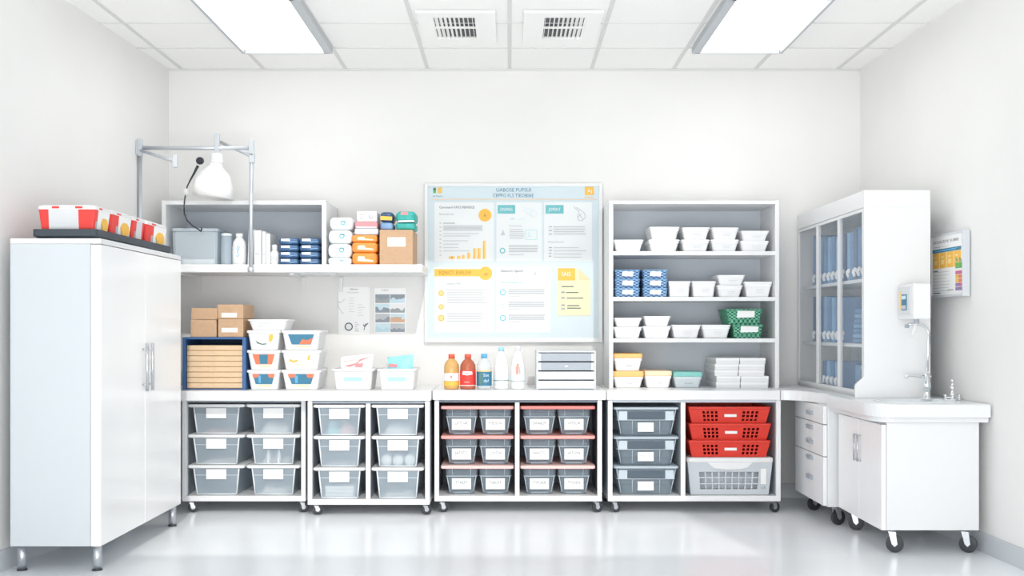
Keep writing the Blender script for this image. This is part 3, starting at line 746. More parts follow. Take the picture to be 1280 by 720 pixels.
def carton(px0, px1, ytop, ybot, d, z, dep, label, group=None, tape=None, lab=None, name='cardboard_box', lid=False, mm=KRAFT):
    x0, x1 = X(px0, d), X(px1, d); hw = (x1-x0)/2; h = L(ybot-ytop, d)
    t = thing(name, label, 'box', ((x0+x1)/2, d+dep/2, z), 0, group)
    m = MB(); m.box(-hw, hw, -dep/2, dep/2, 0, h, mm, .003); m.build('carton', t)
    m = MB(); m.box(-hw*.99, hw*.99, -.0015, .0015, h, h+.0006, KRAFTD); m.box(-.012, .012, -dep/2-.0004, -dep/2+.001, h*.80, h, KRAFTL) if tape else None; m.build('flap_seam', t)
    if lab:
        a, b, c, e = lab; xc = (x0+x1)/2
        m = MB(); m.box(X(a, d)-xc, X(b, d)-xc, -dep/2-.0012, -dep/2+.001, H(e, d)-H(ybot, d), H(c, d)-H(ybot, d), PAPER); m.build('label', t)
    return t, h
t, hcb = carton(474.5, 516, 287.5, 331, d, ZS, .30, 'cardboard box with a blank white label at the right end of the wall shelf', None, None, (484.5, 507, 297, 308.5))
z = ZS + hcb + .0012
def nv_extra(t, hw, hd, h):
    m = MB(); m.slab([(-hw*.95, h*.22), (hw*.8, h*.18), (hw*.85, h*.52), (-hw*.9, h*.60)], -hd-.0012, -hd+.004, AMBERP); m.build('band', t)
_, h = pack(475, 491, d+.02, z, 9.5, .17, mat('slate_blue_pack', (.20, .33, .55), .6, noise=.2), 'slate blue folded pack on the labelled cardboard box, under the navy pack', 'pack', None, 'blue_pack', .35)
pack(475, 491.5, d+.02, z+h+.0006, 13, .17, NAVY, 'navy pack with amber band on top of the slate blue pack', 'pack', None, 'navy_pack', .35, nv_extra)
def gr_extra(t, hw, hd, h):
    m = MB(); m.slab([(-hw*.5, h*.68), (hw*.25, h*.66), (hw*.2, h*.92), (-hw*.45, h*.95)], -hd-.0012, -hd+.004, PINK); m.build('pink_label', t)
    m = MB(); m.slab([(-hw*.8, h*.03), (hw*.9, h*.06), (hw*.8, h*.20), (-hw*.7, h*.18)], -hd-.0012, -hd+.004, PAPER); m.build('white_strip', t)
_, h = pack(494.5, 519, d+.02, z, 9, .18, TEALP, 'teal green pack lying on the labelled cardboard box', 'pack', None, 'green_pack', .35)
pack(494.5, 519.5, d+.02, z+h+.0006, 14.3, .18, TEALP, 'teal green pack with pink label on top of another green pack', 'pack', None, 'green_pack', .35, gr_extra)

# ------------------------------------------------------------------ worktop A: blue crate with kraft sheets, boxes, tubs
d = 6.24
ZC = WT + .0006
x0, x1 = X(228, d), X(307, d); hw = (x1-x0)/2; h = H(421.5, d) - ZC; dep = .33
t = thing('blue_crate', 'blue open-fronted crate full of flat kraft boards', 'crate', ((x0+x1)/2, d+dep/2, ZC))
ft = L(4.2, d)
m = MB(); m.box(-hw, hw, -dep/2, dep/2-.008, 0, .006, BLUEF); m.build('floor_panel', t)
m = MB(); m.box(-hw, hw, -dep/2, dep/2-.008, h-.012, h, BLUEF, .001); m.build('top_panel', t)
for q in (-1, 1):
    m = MB(); m.box(q*hw, q*(hw-(ft if q < 0 else ft)), -dep/2, dep/2-.008, .006, h-.012, BLUEF, .001); m.build('side_panel', t)
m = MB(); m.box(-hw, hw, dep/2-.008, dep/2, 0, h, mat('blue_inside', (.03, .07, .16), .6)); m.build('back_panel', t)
kw = hw - ft - .002; hk = L(53.5, d)/8
for k in range(8):
    t = thing('kraft_board', f"flat kraft board in the blue crate, {['bottom', 'second from bottom', 'third from bottom', 'fourth from bottom', 'fourth from top', 'third from top', 'second from top', 'top'][k]} of the stack", 'cardboard', ((x0+x1)/2, d+dep/2-.006, ZC+.0068+k*(hk+.0004)), 0, 'kraft boards in the blue crate')
    j = random.uniform(-.002, .002)
    m = MB(); m.box(-kw+abs(j), kw-abs(j), -.148+random.random()*.006, .14, .003, hk, KRAFTL, .002); m.build('board', t)
    m = MB(); m.box(-kw+.004, kw-.004, -.142, .138, 0, .003, KRAFTD); m.build('lower_edge', t)
z = ZC + h + .0006
GK = 'small cardboard boxes on the blue crate'
d2 = 6.25
_, ha = carton(238.3, 270.5, 399.2, 421, d2, z, .22, 'plain cardboard box resting on the left of the blue crate', GK)
carton(239, 271.5, 385, 399.2, d2-.002, z+ha+.0012, .22, 'shallower plain cardboard box on top of the left one', GK)
_, hb = carton(272.5, 304, 398.2, 421, d2, z, .27, 'labelled cardboard box resting on the right of the blue crate', GK, None, (277, 297, 409.5, 415))
carton(272, 304, 380.5, 398.2, d2, z+hb+.0012, .27, 'labelled cardboard box topping the right pile above the blue crate', GK, None, (277, 296, 391, 396.5))
# printed white tubs
def tub(px0, px1, d, z, hpx, dep, label, kind, group='white tubs beside the blue crate'):
    x0, x1 = X(px0, d), X(px1, d); hw = (x1-x0)/2; hd = dep/2; h = L(hpx, d)
    t = thing('white_tub', label, 'tub', ((x0+x1)/2, d+hd, z), 0, group)
    m = MB(); m.loft([rrect(hw*.78, hd*.82, .012, .0008), rrect(hw*.80, hd*.84, .014, .006), rrect(hw*.94, hd*.95, .016, h*.86)], WPLAS); m.build('body', t)
    m = MB(); m.loft([rrect(hw*.95, hd*.96, .014, h*.86), rrect(hw, hd, .016, h*.88), rrect(hw, hd, .016, h*.97), rrect(hw*.97, hd*.97, .014, h)], WPLAS); m.build('lid', t)
    ax = lambda u, v: (u*hw, v*h)
    def yat(v): return -hd*(.84 + .11*v) - .0018
    m = MB()
    def P(poly, mm, e=0):
        m.loft([[(u*hw, yat(v)-.0012*e, v*h) for u, v in poly], [(u*hw, yat(v)-.0012*e+.003, v*h) for u, v in poly]], mm)
    if kind in ('blue', 'bluered', 'redblue', 'mix'):
        P([(-.48, .28), (.48, .28), (.66, .80), (-.66, .80)], NAVYP if kind != 'redblue' else REDP)
        if kind == 'bluered': P([(-.1, .30), (.45, .30), (.6, .62), (.3, .50), (.05, .55)], REDP, 1)
        if kind == 'redblue': P([(-.22, .30), (.22, .30), (.26, .78), (-.26, .78)], NAVYP, 1)
        if kind == 'mix':
            P([(-.62, .60), (-.3, .62), (-.26, .80), (-.66, .80)], REDP, 1); P([(.3, .62), (.6, .60), (.66, .80), (.26, .80)], REDP, 1)
            P([(-.3, .34), (-.18, .34), (-.16, .72), (-.32, .72)], CAPB, 1)
        P([(-.35, .18), (.4, .16), (.42, .22), (-.3, .23)], AMBERL)
    elif kind == 'fruit':
        P([(.30, .46), (.42, .40), (.56, .60), (.54, .80), (.36, .80), (.30, .66)], AMBERP)
        P([(-.5, .52), (-.4, .34), (-.1, .26), (.2, .30), (.1, .34), (-.1, .32), (-.35, .40)], DGREEN)
        P([(-.12, .64), (.0, .64), (-.06, .52)], SKYP); P([(-.2, .76), (.1, .76), (.1, .79), (-.2, .79)], SKYP)
    elif kind == 'yellow':
        P([(-.62, .46), (-.4, .36), (-.15, .44), (-.22, .52), (-.4, .46), (-.55, .56)], AMBERP); P([(.3, .52), (.42, .48), (.46, .78), (.36, .74)], AMBERP)
        P([(-.7, .76), (.4, .79), (.4, .82), (-.7, .80)], INKL); P([(-.3, .26), (.3, .24), (.3, .27), (-.3, .29)], AMBERL)
    else:
        P([(-.5, .56), (.1, .60), (.1, .64), (-.5, .60)], INKL); P([(-.5, .38), (.0, .30), (.0, .34), (-.5, .44)], INKL)
    m.build('printed_label', t)
    return t, h
d = 6.24
kinds = [['mix', 'mix'], ['redblue', 'yellow'], ['fruit', 'bluered']]
names = ['bottom', 'middle', 'top']
desc = {'mix': 'blue label with orange corners', 'redblue': 'red and blue label', 'yellow': 'yellow banana print', 'fruit': 'orange fruit print', 'bluered': 'blue and red label'}
z = ZC
for r in range(3):
    for c, (a, b) in enumerate(((307.8, 350.3), (351, 401))):
        _, h = tub(a, b, d + .004, z, 24.7, .26, f"white tub with {desc[kinds[r][c]]}, {names[r]} of the {['left', 'right'][c]} stack", kinds[r][c])
    z += h + .0006
tub(309, 359.5, d + .004, z, 13.5, .24, 'shallow blank white tub lying on top of the left printed stack', 'none')
# two open white bins with teal labels and pouches
def open_bin(px0, px1, d, z, hpx, dep, label):
    x0, x1 = X(px0, d), X(px1, d); hw = (x1-x0)/2; hd = dep/2; h = L(hpx, d)
    t = thing('open_bin', label, 'bin', ((x0+x1)/2, d+hd, z), 0, 'open white bins with teal labels')
    m = MB(); m.loft([rrect(hw*.8, hd*.82, .014, .0008), rrect(hw*.82, hd*.84, .016, .005), rrect(hw*.93, hd*.95, .018, h), rrect(hw*.90, hd*.90, .016, h-.001), rrect(hw*.80, hd*.80, .014, .012)], WPLAS); m.build('body', t)
    m = MB(); m.loft([rrect(hw*.94, hd*.955, .018, h-.012), rrect(hw, hd, .02, h-.008), rrect(hw, hd, .02, h+.001), rrect(hw*.92, hd*.92, .016, h+.0015)], WPLAS, False, False); m.build('rim', t, solid=.002)
    lw = L(11.2, d)
    y = lambda f: -hd*(.84+.11*f)-.0025
    m = MB(); m.loft([[(-lw, y(.42), h*.42), (lw, y(.42), h*.42), (lw, y(.62), h*.62), (-lw, y(.62), h*.62)], [(-lw, y(.42)+.002, h*.42), (lw, y(.42)+.002, h*.42), (lw, y(.62)+.002, h*.62), (-lw, y(.62)+.002, h*.62)]], AQUA)
    m.loft([[(-lw, y(.62), h*.62), (lw, y(.62), h*.62), (lw, y(.84), h*.84), (-lw, y(.84), h*.84)], [(-lw, y(.62)+.002, h*.62), (lw, y(.62)+.002, h*.62), (lw, y(.84)+.002, h*.84), (-lw, y(.84)+.002, h*.84)]], mat('ice_label', (.80, .88, .90), .6)); m.build('label', t)
    return t, h
d = 6.22
_, h = open_bin(414, 467.5, d, ZC, 26, .28, 'open white bin with teal label holding a pink pouch')
open_bin(471, 520.5, d, ZC, 26, .28, 'open white bin with teal label holding aqua pouches')
def pouch(px0, px1, ytop, d, poly_marks, base, label, rx=0):
    x0, x1 = X(px0, d), X(px1, d); hw = (x1-x0)/2; hh = H(ytop, d) - (ZC + .03)
    n = 10; vs = []; m = MB()
    def P(u, v, s):
        bl = .016*(math.sin(PI*min(1, max(0, u)))*math.sin(PI*min(1, max(0, v))))**.6
        return ((u-.5)*2*hw*(1 + .16*(v-.5)), s*bl + v*.05, v*hh*(1 + .10*(u-.5)))
    for s in (-1, 1):
        m.faces([P(i/n, j/n, s) for i in range(n+1) for j in range(n+1)], [(i*(n+1)+j, (i+1)*(n+1)+j, (i+1)*(n+1)+j+1, i*(n+1)+j+1) for i in range(n) for j in range(n)], base, True)
    o = m.build('pouch', None)
    t = thing('pouch', label, 'pouch', ((x0+x1)/2, d+.02, ZC+.03)); o.name = 'bag'; o.parent = t
    for pl, mm in poly_marks:
        m = MB()
        f = [P(u, v, -1) for u, v in pl]; g = [(a, b-.0035, c) for a, b, c in f]; f2 = [(a, b+.002, c) for a, b, c in f]
        m.loft([g, f2], mm); m.build('print', t)
    return t
pouch(425, 463.5, 444.5, d+.07, [([(.12, .66), (.5, .74), (.95, .92), (.6, .86), (.55, .70), (.3, .62)], PINK), ([(.45, .60), (.7, .58), (.72, .72), (.5, .70)], PINK), ([(.1, .80), (.5, .84), (.5, .87), (.1, .84)], PINKP)], mat('pale_pouch', (.80, .80, .80), .4), 'white pouch with pink print standing in the left open bin')
pouch(484, 515, 445.0, d+.07, [([(.02, .64), (.35, .60), (.4, .70), (.05, .76)], PINK)], mat('aqua_pouch', (.28, .66, .70), .4), 'aqua pouch with red corner standing in the right open bin')
pouch(481.5, 487.5, 449, d+.13, [], mat('pale_pouch', (.8, .8, .8), .4), 'plain white pouch behind the aqua pouch in the right open bin')

# ------------------------------------------------------------------ bottles
d = 6.28
def bottle(px, hpx, wpx, prof, body, capm, label, lab, capf=.13, neck=.30):
    r = L(wpx, d)/2; h = L(hpx, d)
    t = thing('bottle', label, 'bottle', (X(px, d), d+r, ZC), 0, 'row of bottles on the worktop')
    m = MB(); m.lathe([(a*r, b*h) for a, b in prof], body, n=24); m.build('body', t)
    cr = prof[-1][0]*r*1.12; z0 = prof[-1][1]*h
    m = MB(); m.lathe([(cr, z0+.0003), (cr, h*.985), (cr*.9, h)], capm, n=18); m.build('cap', t)
    m = MB(); lab(m, r, h); m.build('label', t)
    return t
def band(m, r, z0, z1, mm, e=.0012, a0=0, a1=360, n=28):
    ks = range(n+1); A = [math.radians(a0 + (a1-a0)*k/n) for k in ks]
    vs = [((r+e)*math.cos(a), (r+e)*math.sin(a), z) for a in A for z in (z0, z1)]
    m.faces(vs, [(2*k, 2*k+2, 2*k+3, 2*k+1) for k in range(n)], mm)
pet = [(.90, 0), (.98, .02), (1, .05), (1, .50), (1, .62), (.96, .70), (.70, .80), (.40, .86), (.38, .875)]
def lab1(m, r, h): band(m, r, .24*h, .46*h, PAPER); band(m, r, .10*h, .23*h, AMBERP); m.disc(.0, .36*h, .006, -r-.003, REDP, 12, .001); m.flat(-.009, .009, .31*h, .325*h, -r-.003, INKG)
bottle(564, 44, 19, pet, AMBER, CAPR, 'amber bottle with red cap and white and orange label, left end of the row', lab1)
def lab2(m, r, h): band(m, r, .12*h, .54*h, REDC); band(m, r, .10*h, .12*h, PAPER, .0014); m.slab([(-.03, .42*h), (.0, .40*h), (.028, .43*h), (.026, .51*h), (-.028, .52*h)], -r-.004, -r+.004, PAPER); m.text('Napos', 0, .465*h, .011, -r-.0045, REDC); m.flat(-.02, .01, .2*h, .212*h, -r-.0025, PAPER)
bottle(584.5, 44, 19.5, pet, REDLIQ, CAPR, 'red-brown bottle with red cap and red label, second in the row', lab2)
def lab3(m, r, h): band(m, r, .10*h, .50*h, NAVYP); band(m, r, .50*h, .54*h, AMBERL); m.text('Sax', .012, .40*h, .018, -r-.0025, SKYP); m.text('daf', .012, .24*h, .018, -r-.0025, SKYP); m.flat(-.028, -.010, .14*h, .46*h, -r-.002, DGREEN)
bottle(605, 44.5, 18.5, pet, WATER, CAPB, 'clear bottle with blue cap and dark blue label, middle of the row', lab3)
sp = [(.90, 0), (.98, .02), (1, .05), (1, .42), (.94, .56), (.72, .74), (.50, .84), (.34, .88), (.32, .90)]
def lab4(m, r, h): band(m, r, .20*h, .215*h, DGREEN); band(m, r, .235*h, .30*h, mat('ice_band', (.72, .80, .84), .5)); band(m, r, .10*h, .11*h, INKL)
bottle(626.5, 53, 19.5, sp, MILKY, CAPLB, 'milky white bottle with light blue cap, second from the right of the row', lab4)
def lab5(m, r, h): band(m, r, .20*h, .32*h, mat('ice_band', (.72, .80, .84), .5)); band(m, r, .185*h, .20*h, INKG); m.slab([(-.012, .34*h), (.002, .36*h), (.006, .58*h), (-.004, .62*h), (-.014, .5*h)], -r-.004, -r+.004, mat('rust_print', (.60, .34, .28), .6)); m.slab([(.008, .36*h), (.014, .36*h), (.013, .52*h), (.009, .52*h)], -r-.004, -r+.004, INKG)
bottle(647.5, 54, 18.5, sp, MILKY, WPLAS, 'milky white bottle with white cap, nearest the grey drawer unit', lab5)

# grey four-drawer unit
d = 6.26
x0, x1 = X(670.5, d), X(745, d); hw = (x1-x0)/2; h = L(48.5, d)
t = thing('desktop_drawer_unit', 'grey desktop unit of four shallow drawers on the worktop', 'drawer unit', ((x0+x1)/2, d+.16, ZC))
m = MB()
for q in (-1, 1): m.box(q*hw, q*(hw-.012), -.155, .16, 0, h-.004, GREYL, .002)
m.box(-hw, hw, -.155, .16, h-.010, h, GREYL, .003); m.box(-hw, hw, .15, .16, 0, h, GREYD); m.box(-hw+.012, hw-.012, -.15, .15, 0, .004, GREYD); m.build('casing', t)
dh = (h-.012)/4
for k in range(4):
    m = MB(); m.box(-hw+.0125, hw-.0125, -.158, .14, .005+k*dh, .005+(k+1)*dh-.007, [GREYL, GREYL, GREYD, GREYD][k], .002)
    for q in (-1, 1): m.box(q*(hw-.0128), q*(hw-.026), -.1595, -.15, .006+k*dh, .005+(k+1)*dh-.008, mat('drawer_edge', (.72, .75, .78), .3), .001)
    o = m.build('drawer', t)
    if k in (0, 2):
        m = MB(); m.slab([(-.012, .005+k*dh+dh*.42), (.004, .005+k*dh+dh*.36), (.014, .005+k*dh+dh*.56), (-.004, .005+k*dh+dh*.52)], -.1605, -.157, PAPER); m.build('mark', o)

# ------------------------------------------------------------------ wall poster board
d = 6.775
def PX(px): return X(px, d) - X(641.5, d)
def PZ(py): return H(py, d) - H(428, d)
t = thing('poster_board', 'large framed information board with charts above the bottles', 'poster', (X(641.5, d), d, H(428, d)))
def prect(m, a, b, c, e, y, mm): m.box(PX(a), PX(b), y, y+.0012, PZ(e), PZ(c), mm)
m = MB(); a, b, top = PX(530.5), PX(753), PZ(229); fw = L(4.2, d)
m.box(a, a+fw, -.006, .02, 0, top, WPLAS, .003); m.box(b-fw, b, -.006, .02, 0, top, WPLAS, .003); m.box(a+fw, b-fw, -.006, .02, 0, fw*1.3, WPLAS, .003); m.box(a+fw, b-fw, -.006, .02, top-fw, top, WPLAS, .003); m.build('frame', t)
m = MB(); m.box(a+fw, b-fw, .002, .02, fw, top-fw, PALE); m.build('sheet', t)
Y0, Y1, Y2, Y3 = .0010, -.0004, -.0018, -.0030
m = MB(); prect(m, 538, 746, 233.5, 248.3, Y0, mat('header_blue', (.62, .72, .76), .6)); prect(m, 538, 746, 233.2, 233.8, Y1, SKYP); m.build('header_band', t)
m = MB(); prect(m, 538, 746, 248.8, 250, Y1, mat('tan_rule', (.78, .64, .48), .6)); m.build('header_rule', t)
m = MB(); m.text('UABOSE PUPSUI', PX(642), PZ(237.6), L(4.6, d), Y1, NAVYP, width=L(43, d)); m.text('CEPPO FLS TIEOBIAE', PX(641.5), PZ(244.6), L(4.6, d), Y1, NAVYP, width=L(51, d)); m.build('title_text', t)
m = MB(); m.disc(PX(543.3), PZ(236.5), L(2, d), Y1, DGREEN); prect(m, 541.5, 545, 237.5, 241.5, Y1, GREEN); m.box(PX(547.6), PX(552.3), Y1, Y1+.001, PZ(241.5), PZ(234.3), AMBERP, .008); m.text('ab Poacs', PX(547), PZ(245.2), L(2, d), Y1, INK, width=L(12, d)); m.build('logo', t)
m = MB(); prect(m, 731, 742.5, 233.6, 243.8, Y1, AMBERP); m.text('Aj', PX(737), PZ(238.8), L(5, d), Y2, PAPER); m.flat(PX(730), PX(742), PZ(246.8), PZ(246.1), Y1, AMBERP); m.build('emblem', t)
CARD = mat('card_white', (.78, .80, .805), .6)
for (a, b, c, e) in ((543, 617.5, 253, 326.5), (620.5, 677.5, 253, 326.5), (680, 740, 253, 326.5), (543, 617.5, 334, 415.5), (620.5, 688, 334, 415.5)):
    m = MB(); prect(m, a, b, c, e, Y0, CARD); m.build('card', t)
def ptext(s, px, py, hpx, mm, w, al='LEFT'):
    m.text(s, PX(px), PZ(py), L(hpx, d), Y2, mm, al, L(w, d) if w else None)
def plines(a, b, py, n, dy, mm=INKG, w=.9, rag=.2): m.lines(PX(a), PX(b), PZ(py), L(dy, d), n, Y2, mm, L(w, d), rag)
# card 1
m = MB(); ptext('Coronard VAYS RENSICE', 549, 259.3, 3.0, INK, 44); ptext('Sommierous', 549, 267.6, 2.4, INKG, 18); m.build('heading', t)
m = MB(); m.disc(PX(606.2), PZ(269), L(8, d), Y1, AMBERP, 28); m.text('A', PX(606.2), PZ(269.5), L(4, d), Y2, mat('rust_ink', (.45, .22, .08), .7)); m.build('round_badge', t)
m = MB(); plines(554, 570, 279, 1, 3, INKG); plines(554, 604, 282.6, 3, 2.4, INKG, .8, .1); plines(554, 604, 292, 2, 3, INKL, .8, .4); plines(554, 588, 301, 4, 4.2, INKL, .8, .5); plines(549.5, 551.5, 279, 9, 5, INKG, .8, 0); m.build('text_block', t)
m = MB()
for x, hh in ((561, 3), (564.5, 3.5), (571.5, 3.6), (577.5, 4.5), (584, 7.5), (591.5, 13), (597, 13.5), (603.5, 22.5)):
    prect(m, x, x+4.2, 323.5-hh, 323.5, Y1, AMBERL)
    prect(m, x+.6, x+2.0, 323.5-hh, 323.5, Y2, AMBERP)
m.build('bar_chart', t)
# card 2, 3
for (a, b, s) in ((622, 644, 'DNMNG'), (682, 704.5, 'JOPENT')):
    m = MB(); prect(m, a, b, 256.3, 267, Y1, TEAL); m.text(s, PX((a+b)/2), PZ(262), L(4, d), Y2, PAPER, width=L(15, d)); m.build('heading_tag', t)
m = MB()
for p in (((653, 258), (660, 261), (667, 262), (671, 266), (669, 271), (664, 271), (663, 266), (668, 263)), ((655, 262), (661, 268), (664, 270)), ((638, 274), (643, 273.6)), ((648, 274.5), (658, 272.5))):
    for q, w in zip(p, p[1:]): m.line(PX(q[0]), PZ(q[1]), PX(w[0]), PZ(w[1]), .0028, Y1, SKYP if p[0][0] != 638 else TEAL)
m.build('sketch', t)
m = MB(); ptext('Tuossnoeres', 636, 282.3, 2, INKG, 16); plines(637, 655, 287, 5, 2.6, INKL, .9, .1); plines(636, 672, 307.5, 3, 3.3, INKL, 1.6, .02); plines(636, 655, 318.3, 1, 3, INKL, .9, 0); m.build('text_block', t)
m = MB()
for q, w in (((657, 287.5), (671, 287.5)), ((671, 287.5), (671, 299.5)), ((671, 299.5), (657, 299.5)), ((657, 299.5), (657, 287.5)), ((661, 290), (661, 295.5)), ((661, 295.5), (664, 295))): m.line(PX(q[0]), PZ(q[1]), PX(w[0]), PZ(w[1]), .003, Y1, AQUA)
m.build('diagram', t)
m = MB(); m.slab([(PX(626), PZ(294)), (PX(631.5), PZ(294)), (PX(628.8), PZ(287))], Y1, Y1+.001, INKL); m.build('icon', t); m = MB(); m.disc(PX(628.2), PZ(313.3), L(3.6, d), Y1, TEAL, 20, .001); m.disc(PX(628.2), PZ(313.3), L(2.3, d), Y2, CARD, 16, .001); m.build('icon', t)
m = MB()
for p in (((717, 258), (721, 262), (724, 264), (722, 270), (723, 275), (728, 276), (732, 271), (730, 266), (725, 262), (720, 259)), ((724, 268), (729, 274)), ((722, 272), (727, 267))):
    for q, w in zip(p, p[1:]): m.line(PX(q[0]), PZ(q[1]), PX(w[0]), PZ(w[1]), .0026, Y1, INKG)
m.build('sketch', t)
m = MB(); plines(692, 733, 283.5, 4, 3, INKL, 1.2, .1); plines(686, 690, 283.5, 3, 4.6, INKG, 1.0, .1); ptext('Mopenntivuck', 685, 302.5, 2, INKG, 20); plines(692, 733, 309.5, 4, 4, INKL, .9, .25); plines(686, 690, 309.5, 4, 3.6, INKG, 1, .2); m.build('text_block', t)
# card 4
m = MB(); prect(m, 543, 602, 336.3, 345.4, Y1, AMBERP); m.disc(PX(606.8), PZ(341.7), L(8.5, d), Y1-.0004, AMBERP, 28); m.text('EQNICT. EXRLEW', PX(569), PZ(341), L(4.6, d), Y2, mat('brown_ink', (.40, .22, .04), .7), width=L(40, d)); m.text('AB', PX(607.3), PZ(343), L(3, d), Y3, REDP); m.build('heading_banner', t)
m = MB(); ptext('Sxuponr AVEel', 558, 354.6, 2.3, INKG, 18); ptext('Carsorus', 589.5, 354.6, 2, INKL, 11); plines(558.5, 609, 362.5, 6, 3.1, INKL, .9, .12); plines(558.5, 609, 392, 4, 3.1, INKL, .9, .2); m.build('text_block', t)
for k, (py, r) in enumerate(((366.5, 3.6), (383.5, 3.4), (397.6, 4))):
    m = MB(); m.disc(PX(551.5), PZ(py), L(r, d), Y1, AMBERP, 18, .001); m.disc(PX(551.5), PZ(py), L(r*.72, d), Y2, AMBERL, 14, .001); m.build('icon', t)
# card 5
m = MB(); ptext('Denoort Upnort', 626, 338.8, 3.2, INK, 28); ptext('Tupooonenog.oont', 625.5, 353, 2.1, TEAL, 29); m.build('heading', t)
m = MB(); m.slab([(PX(667), PZ(344)), (PX(671), PZ(344)), (PX(669, ), PZ(337.5))], Y1, Y1+.001, INKL); m.flat(PX(660), PX(681), PZ(347.4), PZ(346.8), Y1, INKL); m.build('sketch', t)
for k, py in enumerate((365.5, 381.5, 397.5)):
    m = MB(); m.disc(PX(628.6), PZ(py), L(3.8, d), Y1, [CYANR, SKYP, CYANR][k], 20, .001); m.disc(PX(628.6), PZ(py), L(2.7, d), Y2, CARD, 16, .001); m.line(PX(628.6), PZ(py), PX(629.6), PZ(py-1.6), .003, Y3, CYANR); m.build('icon', t)
    m = MB(); plines(635.5, 681, py-3.6, 3, 2.5, INKL, 1.5, .02); plines(635.5, 652, py+4.6, 1, 3, INKL, .8, .2); m.build('text_block', t)
# folder
m = MB(); m.slab([(PX(697), PZ(394.5)), (PX(738), PZ(394.5)), (PX(738), PZ(350)), (PX(723.5), PZ(335.5)), (PX(697), PZ(335.5))], Y1, Y1+.001, mat('folder_tan', (.88, .74, .50), .7)); m.slab([(PX(723.5), PZ(350)), (PX(738), PZ(350)), (PX(723.5), PZ(335.5))], Y2, Y2+.001, mat('folder_fold', (.85, .66, .40), .7)); m.build('folder_shape', t)
m = MB(); prect(m, 697.5, 719, 335.3, 350.5, Y2, AMBERP); m.text('IAlS', PX(708), PZ(342.8), L(5.6, d), Y3, PAPER, width=L(10, d)); m.build('folder_tag', t)
m = MB(); Y2s = Y2
for py, a, b in ((358.2, 702, 717), (365.6, 707.5, 723), (372.6, 708.5, 729), (382, 709, 724), (385.2, 709, 726)):
    m.flat(PX(a), PX(b), PZ(py+.6), PZ(py-.6), Y2, DGREEN)
for py in (365.4, 372.4, 381.6, 386): prect(m, 701.5, 706, py-1.2, py+1.0, Y2, INKG)
m.build('folder_text', t)
# pinned pages
def sheet(px0, px1, py0, py1, label, cat, curl):
    cx = X((px0+px1)/2, 6.79); w = X(px1, 6.79)-X(px0, 6.79); h = L(py1-py0, 6.79)
    t = thing('mounted_page', label, cat, (cx, 6.796, H(py1, 6.79)), 0, 'pages pinned to the back wall')
    m = MB()
    if curl: m.slab([(-w/2+.008, 0), (w/2-.008, 0), (w/2, .008), (w/2, h-.008), (w/2-.008, h), (-w/2+.008, h), (-w/2, h-.008), (-w/2, .008)], -.002, .004, mat('bright_paper', (.95, .95, .945), .7))
    else: m.slab([(-w/2, 0), (w/2, 0), (w/2, h), (-w/2, h)], -.002, .004, mat('bright_paper', (.95, .95, .945), .7))
    m.build('paper', t)
    return t, w, h
t, w, h = sheet(423, 461.8, 358.5, 417.5, 'white page with small drawings pinned left of the photo page', 'page', True)
m = MB(); y = -.0028
m.text('Ntlcoer', 0, h*.95, .011, y, INK); m.text('Bi tlnurporeiwn', -.005, h*.88, .008, y, INKG); m.lines(-w*.16, w*.02, h*.76, .017, 6, y, INKL, .002, .5); m.lines(w*.12, w*.38, h*.62, .017, 5, y, INKL, .002, .5); m.build('text_block', t)
m = MB(); m.disc(-w*.17, h*.155, .026, y, INK, 24, .0005); m.disc(-w*.17, h*.155, .019, y-.0008, PAPER, 20, .0005); m.build('ring_drawing', t)
m = MB(); m.lines(w*.03, w*.18, h*.24, .013, 5, y, INKG, .003, .7); m.line(w*.32, h*.08, w*.38, h*.22, .004, y, INK); m.line(w*.35, h*.15, w*.30, h*.20, .006, y, INK); m.line(w*.36, h*.17, w*.45, h*.23, .006, y, INK); m.build('plant_drawing', t)
m = MB(); pts = [(-w*.30, h*.74), (-w*.44, h*.66), (-w*.52, h*.70), (-w*.50, h*.58), (-w*.40, h*.46), (-w*.33, h*.44)]
for a, b in zip(pts, pts[1:]): m.line(a[0], a[1], b[0], b[1], .003, y, INKL)
m.build('curl_drawing', t)
t, w, h = sheet(468, 507, 360, 416.5, 'page of eight small blue and grey photos pinned beside the drawings page', 'page', False)
m = MB(); m.text('A Stlbos', -w*.16, h*.95, .009, y, INK); m.build('heading', t)
cols = [[SKYP, INKG], [SKYP, INKL], [INKG, SKYP], [SKYP, INKG]]
MTN = mat('slate_photo', (.30, .34, .38), .7)
for r in range(4):
    for c in range(2):
        a = -w*.47 + c*w*.48; b = a + w*.46; z1_ = h*(.86 - r*.215); z0_ = z1_ - h*.19
        m = MB(); m.flat(a, b, z0_, z1_, y, [[MTN, MTN], [SKYP, PAPER], [INKL, SKYP], [SKYP, INKL]][r][c])
        random.seed(r*2+c); n = 7
        pts = [(a + (b-a)*k/n, z0_ + (z1_-z0_)*(.25 + .45*random.random())) for k in range(n+1)]
        m.slab([(a, z0_)] + [(b, z0_)] + pts[::-1], y-.0008, y, [[INKG, SKYP], [MTN, INKG], [MTN, mat('sand_photo', (.70, .45, .30), .7)], [mat('sea_photo', (.52, .70, .78), .7), MTN]][r][c])
        m.build('photo', t)
random.seed(11)

# ------------------------------------------------------------------ tall storage cabinet, left (faces +X)
Yn, Yf, XD = 4.72, 5.87, -1.787
XL = -2.183
W = Yf-Yn; Dp = XD-XL; zb, zt = .113, 1.46
t = thing('storage_cabinet', 'tall glossy white two-door storage cabinet on metal legs at the left', 'cabinet', ((XD+XL)/2, (Yn+Yf)/2, 0), PI/2)
